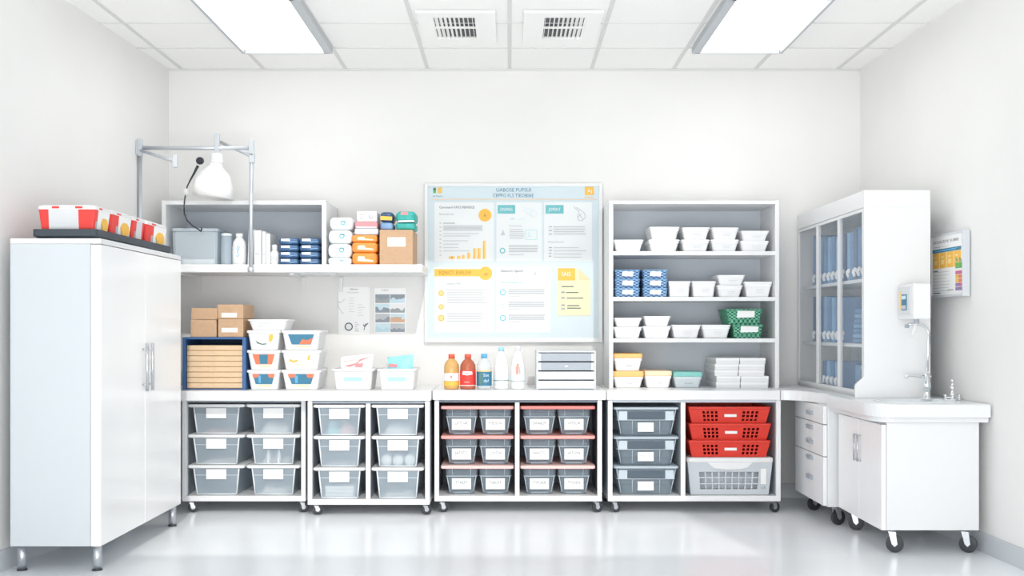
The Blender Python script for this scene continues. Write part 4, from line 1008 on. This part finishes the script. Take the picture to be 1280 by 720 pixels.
# local x = +Y (far), local -y = +X
f = -Dp/2; dt = .044
m = MB(); m.box(-W/2, W/2, f+dt+.002, Dp/2, zb, zt-.024, mat('cabinet_side_shaded', (.60, .64, .67), .4), .002); m.build('carcass', t)  # the near side's shade is put into this grey carcass colour
m = MB(); m.box(-W/2, W/2, f, Dp/2, zt-.0235, zt, WHITE, .002); m.build('top_panel', t)
for q in (-1, 1):
    m = MB(); a, b = (-W/2, -.0015) if q < 0 else (.0015, W/2)
    m.box(a, b, f, f+dt, zb, zt-.027, mat('cabinet_door_lit', (.93, .93, .925), .2), .002); dr = m.build('door', t)  # door colour whitened to carry the sunlit look
    hz0, hz1 = H(489, 5.25), H(429, 5.25)
    x = -.035 if q < 0 else .045
    m = MB(); m.tube([(x, f-.022, hz0), (x, f-.022, hz1)], .0075, STEEL, 10)
    for zz in (hz0+.03, hz1-.03): m.tube([(x, f-.022, zz), (x, f+.002, zz)], .005, STEEL, 8)
    m.build('handle', dr)
for qx in (-1, 1):
    for qy in (-1, 1):
        m = MB(); m.lathe([(.020, .006), (.020, zb)], STEEL, (qx*(W/2-.045), qy*(Dp/2-.032)), 16); lg = m.build('leg', t)
        m = MB(); m.lathe([(.022, 0), (.022, .006)], BLACK, (qx*(W/2-.045), qy*(Dp/2-.032)), 16); m.build('foot', lg)
# tray and red containers
TY0, TY1, TX0, TX1 = 4.74, 5.80, -2.10, -1.812
tl = thing('tray', 'charcoal tray on top of the tall storage cabinet, carrying red and white containers', 'tray', ((TX0+TX1)/2, (TY0+TY1)/2, zt+.0006))
hx, hy = (TX1-TX0)/2, (TY1-TY0)/2
m = MB(); m.loft([rrect(hx*.86, hy*.95, .02, 0), rrect(hx*.9, hy*.965, .02, .004), rrect(hx, hy, .025, .012), rrect(hx, hy, .025, .042), rrect(hx-.008, hy-.008, .02, .042), rrect(hx-.01, hy-.01, .02, .020)], TRAYM); m.build('tray_body', tl)
tz = zt + .0006 + .0206
GR = 'red and white containers on the tray'
def red_box(y0, y1, xa, xb, label, kind):
    cx, cy = (xa+xb)/2, (y0+y1)/2; hw, hd = (xb-xa)/2, (y1-y0)/2; h = .132
    t = thing('food_container', label, 'container', (cx, cy, tz), 0, GR)
    tp = .88
    m = MB(); m.loft([rrect(hw*tp, hd*tp, .008, 0), rrect(hw*.985, hd*.985, .01, h*.84)], REDC); m.build('body', t)
    m = MB(); m.loft([rrect(hw*.985, hd*.985, .01, h*.84), rrect(hw*1.0, hd*1.0, .012, h*.86), rrect(hw*1.0, hd*1.0, .012, h*.95), rrect(hw*.9, hd*.9, .012, h)], WPLAS)
    for q in (-.5, .3): m.box(hw*q, hw*(q+.25), -hd*1.0-.001, -hd*.94, h*.87, h*.94, REDC)
    m.box(hw*.95, hw*1.0+.001, -hd*.5, -hd*.1, h*.87, h*.92, REDC)
    m.build('lid', t)
    def q_front(u0, u1, mm, e=.0015):
        m.loft([[(u0*hw, -hd*(tp+.105*v)-e, h*.84*v) for v in (0.0, 1.0)] + [(u1*hw, -hd*(tp+.105*v)-e, h*.84*v) for v in (1.0, 0.0)],
                [(u0*hw, -hd*(tp+.105*v)+.002, h*.84*v) for v in (0.0, 1.0)] + [(u1*hw, -hd*(tp+.105*v)+.002, h*.84*v) for v in (1.0, 0.0)]], mm)
    def q_side(u0, u1, mm, e=.0015, v0=0., v1=1.):
        m.loft([[(hw*(tp+.105*v)+e, u0*hd*(.9+.08*v), h*.84*v) for v in (v0, v1)] + [(hw*(tp+.105*v)+e, u1*hd*(.9+.08*v), h*.84*v) for v in (v1, v0)],
                [(hw*(tp+.105*v)-.002, u0*hd*(.9+.08*v), h*.84*v) for v in (v0, v1)] + [(hw*(tp+.105*v)-.002, u1*hd*(.9+.08*v), h*.84*v) for v in (v1, v0)]], mm)
    m = MB(); q_front(-.62, .40, WPLAS2); m.build('front_label', t)
    m = MB()
    if kind == 'strip': q_side(-.35, .55, WPLAS2)
    else:
        q_side(-.25 if kind == 'b' else -.55, .98, PAPER)
    m.build('side_label', t)
    m = MB(); a_ = -.25 if kind == 'b' else (-.35 if kind == 'strip' else -.55); q_side(a_-.02-.22, a_-.02, mat('grey_wedge', (.42, .42, .44), .5), .001, 0., .55); m.build('grey_corner', t)  # grey wedge low beside the side label
    if kind != 'strip':
        m = MB(); u = .38*hd; v = .5; xx = hw*(tp+.105*v)+.003; R = .034
        n = 14; ring = [(xx + .105*hw*(.84*0), u + max(.03, hd*.42)*(1+.12*math.sin(k*3))*math.cos(2*PI*k/n), h*.42 + R*(1+.12*math.cos(k*2))*math.sin(2*PI*k/n)) for k in range(n)]
        m.loft([ring, [(a+.0015, b, c) for a, b, c in ring]], AMBERP); m.build('round_mark', t)
    return t
red_box(4.768, 4.945, -2.085, -1.828, 'widest red and white container at the near end of the charcoal tray', 'a')
red_box(4.962, 5.225, -2.04, -1.828, 'red and white container with round orange mark, second along the charcoal tray', 'b')
red_box(5.245, 5.42, -2.04, -1.828, 'red container with a plain pale strip, third along the charcoal tray', 'strip')
red_box(5.44, 5.76, -2.04, -1.828, 'red and white container with round orange mark at the far end of the charcoal tray', 'b')

# ------------------------------------------------------------------ pipe frame, pendant lamp, gooseneck cable
d = 6.29
t = thing('pipe_frame', 'grey metal pipe frame with arms standing over the left wall shelf', 'pipe frame', (X(313.5, d), d, 0))
ox = X(313.5, d)
def pp(px, py, dy=0): return (X(px, d+dy)-ox, dy, H(py, d+dy))
pr = L(2.6, d)
m = MB(); m.tube([pp(314.5, 176), pp(313.5, 339)], pr, PIPE, 14); m.tube([pp(313.5, 334), pp(313.5, 340)], pr*1.5, PIPE, 14); m.build('post', t)
xl_ = wl(d)+.016-ox
m = MB(); m.tube([(xl_, 0, H(176, d)), (xl_, 0, 0)], pr, PIPE, 14); m.build('post', t)
m = MB(); m.tube([(xl_, 0, H(185, d)), pp(317, 185)], pr*.95, PIPE, 12); m.build('rail', t)
def clamp(p, w, h):
    m = MB(); m.box(p[0]-w, p[0]+w, p[1]-w, p[1]+w, p[2]-h, p[2]+h, PIPE, .004); m.build('clamp', t)
clamp((xl_, 0, H(184.5, d)), .014, .05); clamp(pp(314.5, 185), .015, .045); clamp(pp(315, 198), .015, .028)
m = MB(); m.box(wl(d)+.001-ox, wl(d)+.006-ox, -.03, .03, H(194, d), H(176, d), PIPE, .002); m.build('wall_plate', t)
# arm going back to the wall side, arm coming forward carrying the lamp
a0, a1 = (xl_, 0, H(188, d)), (X(219, 6.0)-ox, -.29, H(201.5, 6.0))
m = MB(); m.tube([a0, a1], pr*.8, PIPE, 12); m.build('arm', t)
clamp(a1, .013, .035)
b0, b1 = pp(316, 196), (X(272, 6.45)-ox, .16, H(176, 6.45))
m = MB(); m.tube([b0, b1], pr*.8, PIPE, 12); m.build('arm', t)
lx = X(271.5, d)
clamp((lx-ox, 0, H(179, d)), .014, .058)
# the lamp
hgt = H(190, d)
t = thing('pendant_lamp', 'white enamel dome lamp hanging from the grey pipe frame', 'lamp', (lx, d, 0))
tilt = .03
sc_ = L(1, d)
cxs_ = (266.5-271.5)*sc_
prof = [(7.6, 203.5), (8.2, 207), (11.5, 210.5), (16.5, 215), (20.3, 220), (22.6, 226), (24.2, 234), (25.2, 247.5), (24.0, 247.5), (22.8, 234), (20.8, 226), (18, 221), (12, 215), (6, 212)]
m = MB(); lps = []
for r_, py in prof:
    n = 32; lps.append([(cxs_*min(1, (py-196)/30) + r_*sc_*math.cos(2*PI*j/n), r_*sc_*math.sin(2*PI*j/n), H(py, d) - .11*r_*sc_*math.cos(2*PI*j/n)) for j in range(n)])
m.loft(lps, LAMPM, False, True, True); m.build('lamp_shade', t)
m = MB(); m.lathe([(5.5*sc_, H(191.5, d)), (7.4*sc_, H(193.5, d)), (7.4*sc_, H(199.5, d)), (6.8*sc_, H(200.2, d)), (7.8*sc_, H(200.8, d)), (8.2*sc_, H(205, d))][::-1], LAMPM, (-.003, 0), 20); m.build('socket', t)
m = MB(); m.tube([(-.006, 0, H(212, d)), (-.02, 0, H(222, d))], .02, WPLAS2, 12); m.lathe([(.006, H(241, d)), (.026, H(236, d)), (.033, H(229, d)), (.026, H(222, d)), (.012, H(218, d))], mat('lamp_bulb', (1, .98, .95), .3, emis=.6), (-.022, 0), 16); m.build('bulb', t)
# gooseneck
t = thing('gooseneck_microphone', 'black gooseneck with round head and white collar curving down to the clear box', 'microphone', (X(248, d), 6.36, ZS + L(46, 6.4)))
ox2, oz2 = X(248, d), ZS + L(46, 6.4)
def gp(px, py, y=0): return (X(px, 6.33)-ox2, y-.03, H(py, 6.33)-oz2)
path = [(247.5, 207), (243, 216), (238, 225), (234, 233), (232.5, 240), (231, 248), (230, 258), (230.5, 267), (234, 276), (240, 282), (246, 286), (249, 290)]
pts = []
for i in range(len(path)-1):
    for k in range(3):
        f_ = k/3; p0, p1 = path[i], path[i+1]; pts.append((p0[0]+(p1[0]-p0[0])*f_, p0[1]+(p1[1]-p0[1])*f_))
pts.append(path[-1]); nP = len(pts)
g3 = [gp(p[0], p[1], 0) for p in pts]
g3 = [(a, b + .06*max(0, (i-nP*.7)/(nP*.3)), c) for i, (a, b, c) in enumerate(g3)]
g3[-1] = (g3[-1][0], g3[-1][1], .0015)
m = MB(); m.tube(g3, [.0085 - .0045*min(1, i/8) for i in range(nP)], BLACK, 10); m.build('neck', t)
m = MB(); hp = gp(250, 201); n = 14; lp = []
for k in range(9):
    a = -PI/2 + PI*k/8; rr = .0235*math.cos(a)+.0004; z_ = .0225*math.sin(a)
    lp.append([(hp[0]+rr*math.cos(2*PI*j/n), hp[1]+rr*math.sin(2*PI*j/n), hp[2]+z_) for j in range(n)])
m.loft(lp, BLACK, smooth=True); m.build('head', t)
m = MB(); kp = gp(233, 240); lp = []
for k in range(9):
    a = -PI/2 + PI*k/8; rr = .021*math.cos(a)+.0004; z_ = .021*math.sin(a)
    lp.append([(kp[0]+rr*math.cos(2*PI*j/n), kp[1]-.002+rr*math.sin(2*PI*j/n), kp[2]+z_) for j in range(n)])
m.loft(lp, WPLAS, smooth=True); m.build('collar', t)

# ------------------------------------------------------------------ right: drawer pedestal (faces -X)
Yn, Yf, XF, XB = 5.805, 6.38, 1.687, 2.12
W = Yf-Yn; Dp = XB-XF; zb = .105; zt = WB-.001
t = thing('drawer_pedestal', 'white rolling drawer pedestal beside the sink cabinet', 'drawer unit', ((XF+XB)/2, (Yn+Yf)/2, 0), -PI/2)
f = -Dp/2
m = MB(); m.box(-W/2, W/2, f+.022, Dp/2, zb, zt, WHITE, .002); m.build('carcass', t)
hy = [(514, ), (535, 557.5), (580, 606)]
def hh(py): return H(py, 5.98)
edges = [zt-.004, .555, .385, zb+.004]
hz = [[.595], [.515, .435], [.345, .235]]
edges = [zt-.004, .548, .375, zb+.004]
for k in range(3):
    m = MB(); m.box(-W/2+.002, W/2-.002, f, f+.02, edges[k+1]+.0025, edges[k]-.0025, mat('bright_door', (.90, .905, .91), .3), .0015); dr = m.build('drawer', t)
    for zz in hz[k]:
        m = MB(); n = 8; x = .03
        lp = []
        for i in range(9):
            u = i/8; s = math.sin(PI*u); lp.append([(x-.06+.12*u, f-.003-.018*s**.5, zz+.010), (x-.06+.12*u, f+.001, zz+.012), (x-.06+.12*u, f+.001, zz-.010), (x-.06+.12*u, f-.003-.012*s**.5, zz-.010)])
        m.loft(lp, GREYD); m.build('handle', dr)
for qx in (-1, 1):
    for qy in (-1, 1): caster(t, qx*(W/2-.055), qy*(Dp/2-.06)+.02, zb, .040, 1.9)

# sink cabinet
Yn, Yf, XF, XB = 5.10, 5.77, 1.757, 2.217
W = Yf-Yn; Dp = XB-XF; zb = .112; zt = .622
t = thing('sink_cabinet', 'white two-door rolling sink cabinet on black casters', 'cabinet', ((XF+XB)/2, (Yn+Yf)/2, 0), -PI/2)
f = -Dp/2
m = MB(); m.box(-W/2, W/2, f+.024, Dp/2, zb, zt, WHITEG, .002); m.build('carcass', t)
for q in (-1, 1):
    a, b = (-W/2, -.001) if q < 0 else (.001, W/2-.002)
    m = MB(); m.box(a, b, f, f+.022, zb, zt-.012, mat('bright_door', (.90, .905, .91), .3), .0015); dr = m.build('door', t)
    x = .028*q; m = MB()
    m.tube([(x, f-.016, .40), (x, f-.016, .535)], .005, STEEL, 8)
    for zz in (.405, .53): m.tube([(x, f-.016, zz), (x, f+.001, zz)], .004, STEEL, 8)
    m.build('handle', dr)
for qx in (-1, 1):
    for qy in (-1, 1): caster(t, qx*(W/2-.05), qy*(Dp/2-.05)+(.01 if qy < 0 else 0), zb, .041, 1.2 if qy < 0 else 1.0)
# sink top with basin
Y0s, Y1s, X0s = 5.06, 5.79, 1.703
X1s = wr(5.06) - .012
def sink_poly(o=0.0):
    p = []
    for k in range(9):
        a = PI + (PI/2)*k/8
        p.append((X0s+.10+(.10-o)*math.cos(a), Y0s+.16+(.16-o)*math.sin(a)))
    p += [(X1s-o*.3, Y0s+o), (X1s-o*.3, Y1s-.3), (wr(Y1s)-.012-o*.3, Y1s), (X0s+o, Y1s)]
    return p
t = thing('washbasin', 'white sink top with rounded front corner and shallow basin', 'sink', (0, 0, 0))
basin = []
bx, by, bw, bd_ = 1.985, 5.27, .19, .13
nB = len(sink_poly())
m = MB()
def ellipse(sw, z, n=32): return [(bx+sw*bw*math.copysign(abs(math.cos(2*PI*j/n))**.6, math.cos(2*PI*j/n)), by+sw*bd_*math.copysign(abs(math.sin(2*PI*j/n))**.6, math.sin(2*PI*j/n)), z) for j in range(n)]
po = sink_poly()
# outer shell
m.loft([[(x, y, WB-.006) for x, y in sink_poly(.0)], [(x, y, WT-.004) for x, y in po], [(x, y, WT) for x, y in sink_poly(.005)]], WHITEG, False, False)
bm = m.bm; i_ = m.mi(WHITEG)
top = [bm.verts.new((x, y, WT)) for x, y in sink_poly(.005)]; e1 = [bm.edges.new((top[k], top[(k+1) % len(top)])) for k in range(len(top))]
el = [bm.verts.new(p) for p in ellipse(1, WT)]; e2 = [bm.edges.new((el[k], el[(k+1) % len(el)])) for k in range(len(el))]
r_ = bmesh.ops.triangle_fill(bm, edges=e1+e2, use_beauty=True)
for g in r_['geom']:
    if isinstance(g, bmesh.types.BMFace): g.material_index = i_
m.loft([ellipse(1, WT), ellipse(.95, WT-.01), ellipse(.86, WB+.006), ellipse(.3, WB+.002)], mat('basin_white', (.80, .85, .87), .15), False, True)
m.build('counter_slab', t)
m = MB(); m.loft([[(x, y, WB-.031) for x, y in sink_poly(.016)], [(x, y, WB-.0065) for x, y in sink_poly(.012)]], WHITEG); m.build('lower_lip', t)
m = MB(); lp = ellipse(1.02, WT+.002); m.tube(lp+[lp[0]], .004, WHITEG, 6); m.build('basin_rim', t)
m = MB(); m.lathe([(.018, WB+.003), (.018, WB+.006), (.006, WB+.0065)], CHROME, (bx, by), 14); m.build('drain', t)

# glass-fronted cabinet
Yn, Yf, XF, XB = 5.50, 6.775, 1.805, 2.143
W = Yf-Yn; Dp = XB-XF; hc = 1.77-WT
ZG = WT + .0008
t = thing('glass_cabinet', 'tall white cabinet with three glass doors, full of blue binders', 'cabinet', ((XF+XB)/2, (Yn+Yf)/2, ZG), -PI/2)
f = -Dp/2; fas = .088
m = MB(); m.box(-W/2, W/2, f, Dp/2, hc-fas, hc, WHITE, .002); m.build('top_panel', t)
m = MB(); m.box(-W/2, W/2-.018, f+.014, Dp/2-.012, 0, .016, WHITE); m.build('bottom_panel', t)
m = MB(); m.box(-W/2, -W/2+.018, f+.002, Dp/2, .016, hc-fas, WHITE); m.build('end_panel', t)
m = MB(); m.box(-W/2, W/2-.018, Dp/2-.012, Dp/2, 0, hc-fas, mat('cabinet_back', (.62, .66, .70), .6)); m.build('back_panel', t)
# near end panel with a flared lower edge
pl = [(f-.02, 0), (Dp/2, 0), (Dp/2, hc-fas), (f, hc-fas), (f, .115)]
for k in range(1, 6):
    a = k/5; pl.append((f - .045*math.sin(a*PI/2)**2, .115 - .055*a))
pl.append((f-.045, .0))
pl = pl[1:]
m = MB(); m.loft([[(W/2-.016, u, v) for u, v in pl], [(W/2, u, v) for u, v in pl]], WHITE); m.build('end_panel', t)
ShZ = [.985-ZG, 1.325-ZG]
for zz in ShZ:
    m = MB(); m.box(-W/2+.018, W/2-.018, f+.03, Dp/2-.012, zz-.018, zz, WHITE); m.build('shelf', t)
dw = (W-.034)/3; zg1 = hc-fas-.003
for k in range(3):
    a = -W/2+.018+k*dw; b = a+dw-.002; fw = .016
    m = MB(); m.box(a, a+fw, f, f+.018, .017, zg1, WPLAS); m.box(b-fw, b, f, f+.018, .017, zg1, WPLAS); m.box(a+fw, b-fw, f, f+.018, .017, .017+fw, WPLAS); m.box(a+fw, b-fw, f, f+.018, zg1-fw, zg1, WPLAS); dr = m.build('door', t)
    m = MB(); m.box(a+fw, b-fw, f+.007, f+.011, .017+fw, zg1-fw, GLASS); m.build('glass_pane', dr)
def cab_pos(lx, ly): return ((XF+XB)/2 + ly, (Yn+Yf)/2 - lx)      # local to world
def blue_binder(lx, z, h, w, dep, mm, label, lean=0, group='blue binders behind the glass doors'):
    wx, wy = cab_pos(lx, f+.04+dep/2)
    t = thing('blue_binder', label, 'binder', (wx, wy, z), -PI/2, group)
    s = lean*h
    m = MB(); lps = []
    for v in (0, 1): lps.append([(-w/2+s*v, -dep/2, h*v), (w/2+s*v, -dep/2, h*v), (w/2+s*v, dep/2, h*v), (-w/2+s*v, dep/2, h*v)])
    m.loft(lps, mm); m.build('cover', t)
    m = MB()
    for (u, v, r) in ((-.2, .16, .017), (.25, .20, .014), (.0, .10, .012)):
        c = (u*w, -dep/2-.004, v*.26+.0)
        m.box(c[0]-r, c[0]+r, c[1]-.006, c[1]+.005, c[2]-r*.8, c[2]+r*.9, PAPER, r*.5, 2)
    m.build('label_tag', t)
    return t
z = 1.325 + .001
locs = [(-.40, .30, BLUEC), (-.275, .28, BLUEL), (-.185, .27, BLUEC), (-.10, .265, BLUEL), (-.02, .265, BLUEC), (.06, .255, BLUEL), (.165, .26, BLUED), (.265, .26, BLUEL), (.37, .27, BLUED), (.44, .275, BLUEC), (.51, .275, BLUED)]
ordn = ['farthest', 'second farthest', 'third farthest', 'fourth farthest', 'fifth farthest', 'middle', 'fifth nearest', 'fourth nearest', 'third nearest', 'second nearest', 'nearest']
for k, (lx, h, mm) in enumerate(locs):
    blue_binder(lx, z, h, .052, .22, mm, f"blue binder on the top shelf of the glass cabinet, {ordn[k]} in the row", .02 if k % 3 == 0 else 0)
z = .985 + .001
locs = [(-.40, .27, BLUED), (-.275, .27, BLUEC), (-.185, .265, BLUEL), (-.10, .26, BLUEC), (-.02, .255, BLUEL), (.06, .25, BLUEC), (.165, .25, BLUEC)]
ordn2 = ['farthest', 'second farthest', 'third farthest', 'middle', 'third nearest', 'second nearest', 'nearest']
for k, (lx, h, mm) in enumerate(locs):
    blue_binder(lx, z, h, .05, .22, mm, f"blue binder on the middle shelf of the glass cabinet, {ordn2[k]} in the row", 0)
for k in range(7):
    wx, wy = cab_pos(.42, 0)
    m = MB(); q = .135 - .008*k; m.box(-.12, .12, -q, q, 0, .026, [BLUEC, BLUEL][k % 2], .012, 3)
    o = m.build('folded_cloth', None, (wx, wy, z + k*.0265)); 
    tag(o, f"folded blue cloth in the glass cabinet, {['bottom', 'second from bottom', 'third from bottom', 'middle', 'third from top', 'second from top', 'top'][k]} of the pile", 'cloth', 'folded blue cloths in the glass cabinet')
z = ZG + .017
for k, lx in enumerate((-.20, -.12, -.04, .04, .12)):
    blue_binder(lx, z, .15, .048, .2, [BLUEC, BLUEL, BLUEC, BLUEL, BLUEC][k], f"short blue binder on the lowest shelf of the glass cabinet, {['farthest', 'second farthest', 'middle', 'second nearest', 'nearest'][k]} of five", 0)
wx, wy = cab_pos(.255, .03)
m = MB(); m.box(-.11, .11, -.04, .04, 0, .14, BLUEL, .006); tag(m.build('blue_box', None, (wx, wy, z)), 'plain light blue box between the short binders and the white bucket', 'box')
wx, wy = cab_pos(.46, -.045)
t = thing('white_bucket', 'small white bucket with raised handle at the near end of the glass cabinet', 'bucket', (wx, wy, z), -PI/2)
m = MB(); m.lathe([(.055, 0), (.075, .125), (.079, .128), (.079, .135), (.072, .135), (.052, .01)], WPLAS, n=22); m.build('body', t)
m = MB(); m.tube([(-.074+.0, 0, .128), (-.07, 0, .20), (-.05, 0, .215), (.05, 0, .215), (.07, 0, .20), (.074, 0, .128)], .004, STEEL, 8); m.build('handle', t)

# dispenser on the end panel of the glass cabinet, faces -X
t = thing('soap_dispenser', 'white wall dispenser with a small dark window above the sink', 'dispenser', (2.018, 5.388, 1.111), -PI/2)
m = MB(); m.box(-.11, .11, -.043, .043, 0, .176, WPLAS, .010, 3); m.build('housing', t)
m = MB(); m.box(-.085, .075, -.049, -.042, .025, .16, WPLAS2, .008, 3); m.build('cover', t)
m = MB(); m.box(-.035, .035, -.0515, -.048, .045, .125, NAVYP, .002); m.flat(-.028, .028, .10, .118, -.0524, SKYP); m.flat(-.028, .028, .05, .07, -.0524, INKL); m.build('window', t)
m = MB(); m.flat(-.07, -.045, .05, .14, -.0500, AMBERL); m.build('side_print', t)
m = MB(); m.tube([(.085, -.02, .002), (.085, -.02, -.018)], .012, GREYD, 10); m.tube([(.085, -.02, -.016), (.085, -.045, -.09)], .006, WPLAS, 8); m.build('nozzle', t)

# faucet
fy = 5.40; fx = X(1158.5, fy)
t = thing('gooseneck_faucet', 'tall chrome gooseneck faucet at the back of the sink', 'faucet', (fx, fy, WT+.0005))
def fp(px, py): return (X(px, fy)-fx, 0, H(py, fy)-WT)
m = MB(); m.lathe([(.028, 0), (.028, .006), (.017, .012), (.017, .05), (.021, .055), (.021, .085), (.014, .092), (.014, .13)], CHROME, n=18); m.build('base', t)
m = MB(); pts = [fp(1158.5, 464), fp(1160, 440), fp(1161.5, 420)]
for k in range(1, 8):
    a = PI/2*k/7; pts.append(fp(1161.5 - 14*(1-math.cos(a)), 422 - 16.5*math.sin(a)))
pts += [fp(1140, 405.3), fp(1133.5, 406)]
m.tube(pts, .0075, CHROME, 12); m.build('riser_pipe', t)
m = MB(); m.tube([fp(1134, 405.5), fp(1133.5, 410)], .011, GREYD, 10); m.build('hose_joint', t)
m = MB(); m.tube([fp(1158, 471), fp(1148, 470.5), fp(1138, 469), fp(1133, 470.5), fp(1132, 473)], [.008, .008, .007, .007, .008], CHROME, 10); m.build('spout', t)
m = MB(); m.tube([fp(1160, 472), fp(1164.5, 470)], .006, CHROME, 8); m.build('lever', t)
# small tap
ty = 5.36; tx = X(1190.5, ty)
t = thing('small_tap', 'short chrome tap with stacked knobs on the sink, beside the right wall', 'tap', (tx, ty, WT+.0005))
m = MB(); m.lathe([(.022, 0), (.022, .004), (.012, .008), (.009, .02), (.014, .028), (.008, .036), (.007, .05), (.011, .056), (.011, .066), (.006, .072), (.006, .088), (.012, .092), (.008, .104), (.003, .108)], CHROME, n=16); m.build('stem', t)
for q in (-1, 1):
    m = MB(); m.lathe([(.013, 0), (.013, .003), (.006, .008), (.006, .02), (.009, .024), (.004, .03)], CHROME, (q*.034, .0), 12); m.build('valve_knob', t)
m = MB(); m.tube([(-.034, 0, .013), (.034, 0, .013)], .004, CHROME, 8); m.build('bridge', t)

# framed chart on the right wall, faces -X
ya, yb = 5.285, 5.66
sx = wr((ya+yb)/2) - .003
ang = -PI/2 - math.atan(.034)*-1
Ws = yb-ya; z0, z1s = H(370, 5.30), H(287.5, 5.30)
hS = z1s - z0
t = thing('wall_chart', 'framed colour chart on the right wall above the small tap', 'poster', (sx-.002, (ya+yb)/2, z0), ang)
m = MB(); fw = .012; th = .036
m.box(-Ws/2, -Ws/2+fw, -th, 0, 0, hS, GREYL, .002); m.box(Ws/2-fw, Ws/2, -th, 0, 0, hS, GREYL, .002); m.box(-Ws/2+fw, Ws/2-fw, -th, 0, 0, fw, GREYL, .002); m.box(-Ws/2+fw, Ws/2-fw, -th, 0, hS-fw, hS, GREYL, .002); m.build('frame', t)
m = MB(); m.box(-Ws/2+fw, Ws/2-fw, -th+.004, -.002, fw, hS-fw, PAPER); m.build('sheet', t)
yq = -th+.0032
u = lambda a: -Ws/2 + Ws*a
v = lambda b: hS*(1-b)
m = MB(); m.text('DULACEDE SUIBIE', u(.46), v(.125), hS*.042, yq, INK, width=Ws*.78); m.flat(u(.08), u(.30), v(.205), v(.195), yq, INKG); m.flat(u(.35), u(.55), v(.205), v(.198), yq, INKL); m.build('title_text', t)
m = MB(); m.box(u(.05), u(.93), yq, yq+.001, v(.29), v(.235), NAVYP); m.slab([(u(.10), v(.275)), (u(.75), v(.275)), (u(.85), v(.25)), (u(.10), v(.255))], yq-.0008, yq, CAPB); m.build('header_band', t)
m = MB()
for k in range(4): m.box(u(.06+.22*k), u(.06+.22*k+.205), yq, yq+.001, v(.54), v(.295), AMBERP)
for k in range(4): m.flat(u(.10+.22*k), u(.18+.22*k), v(.38), v(.35), yq-.0006, AMBERL); m.flat(u(.10+.22*k), u(.20+.22*k), v(.48), v(.41), yq-.0006, AMBERL)
m.build('amber_table', t)
m = MB(); m.lines(u(.08), u(.70), v(.60), hS*.05, 7, yq, INKL, hS*.008, .4); m.flat(u(.08), u(.22), v(.59), v(.575), yq, INK); m.flat(u(.08), u(.3), v(.94), v(.925), yq, INK); m.flat(u(.52), u(.7), v(.90), v(.885), yq, INKG); m.build('text_block', t)
sw = [[MAGENTA, AMBERP, AMBERP, PURPLE, PURPLE], [MAGENTA, REDP, REDP, MAGENTA, PURPLE]]
for c in range(2):
    for r in range(5):
        m = MB(); m.box(u(.77+.10*c), u(.86+.10*c), yq-.0012, yq, v(.66+.062*r), v(.61+.062*r), sw[c][r]); m.build('colour_swatch', t)
    m = MB(); m.box(u(.77+.10*c), u(.86+.10*c), yq-.0012, yq, v(.57), v(.48), GREEN); m.slab([(u(.78+.10*c), v(.47)), (u(.85+.10*c), v(.47)), (u(.83+.10*c), v(.42)), (u(.77+.10*c), v(.40))], yq-.0012, yq, mat('olive_print', (.35, .36, .14), .6)); m.build('colour_swatch', t)

# ------------------------------------------------------------------ light
w = bpy.data.worlds.new('world'); sc.world = w; w.use_nodes = True
nt = w.node_tree; bg = nt.nodes['Background']
bg.inputs['Color'].default_value = (.87, .94, 1.0, 1); bg.inputs['Strength'].default_value = .68
sd = bpy.data.lights.new('sun', 'SUN'); sd.energy = 1.42; sd.angle = math.radians(1.0); sd.color = (1, .965, .91)
so = bpy.data.objects.new('sun', sd); COL.objects.link(so)
so.rotation_euler = Vector((-.17, 1, -.78)).to_track_quat('-Z', 'Y').to_euler()
for sx in (-1, 1):
    ld = bpy.data.lights.new('panel_light', 'AREA'); ld.shape = 'RECTANGLE'; ld.size = .46; ld.size_y = 1.2; ld.energy = 3; ld.color = (1, .99, .97)
    lo = bpy.data.objects.new('panel_light', ld); COL.objects.link(lo); lo.location = (sx*2.5*T, 5.6, CEIL-.05)

ld = bpy.data.lights.new('ceiling_fill', 'AREA'); ld.shape = 'RECTANGLE'; ld.size = 4.0; ld.size_y = 2.0; ld.energy = 148; ld.color = (1, .985, .96)  # added unseen fill, aimed up to brighten the ceiling
lo = bpy.data.objects.new('ceiling_fill', ld); COL.objects.link(lo); lo.location = (0, .2, .35); lo.rotation_euler = Vector((0, .75, .66)).to_track_quat('-Z', 'Y').to_euler()

ld = bpy.data.lights.new('front_fill', 'AREA'); ld.shape = 'RECTANGLE'; ld.size = 4.2; ld.size_y = 2.2; ld.energy = 54; ld.color = (.93, .965, 1)  # softbox added behind the camera, out of view, to lift front faces
lo = bpy.data.objects.new('front_fill', ld); COL.objects.link(lo); lo.location = (-1.0, -1.1, 1.25); lo.rotation_euler = Vector((0, 1, 0)).to_track_quat('-Z', 'Y').to_euler()

# ------------------------------------------------------------------ camera
cd = bpy.data.cameras.new('camera'); cd.sensor_width = 36; cd.sensor_fit = 'HORIZONTAL'; cd.lens = F/1280*36
cd.shift_x = (640-CX)/1280; cd.shift_y = (CY-360)/1280; cd.clip_start = .05
co = bpy.data.objects.new('camera', cd); COL.objects.link(co)
co.location = (0, 0, CAMH); co.rotation_euler = (PI/2, 0, 0)
sc.camera = co
sc.view_settings.view_transform = 'Standard'; sc.view_settings.look = 'None'
sc.view_settings.exposure = -0.04; sc.view_settings.gamma = 1.0
sc.cycles.max_bounces = 10; sc.cycles.diffuse_bounces = 6; sc.cycles.transparent_max_bounces = 24
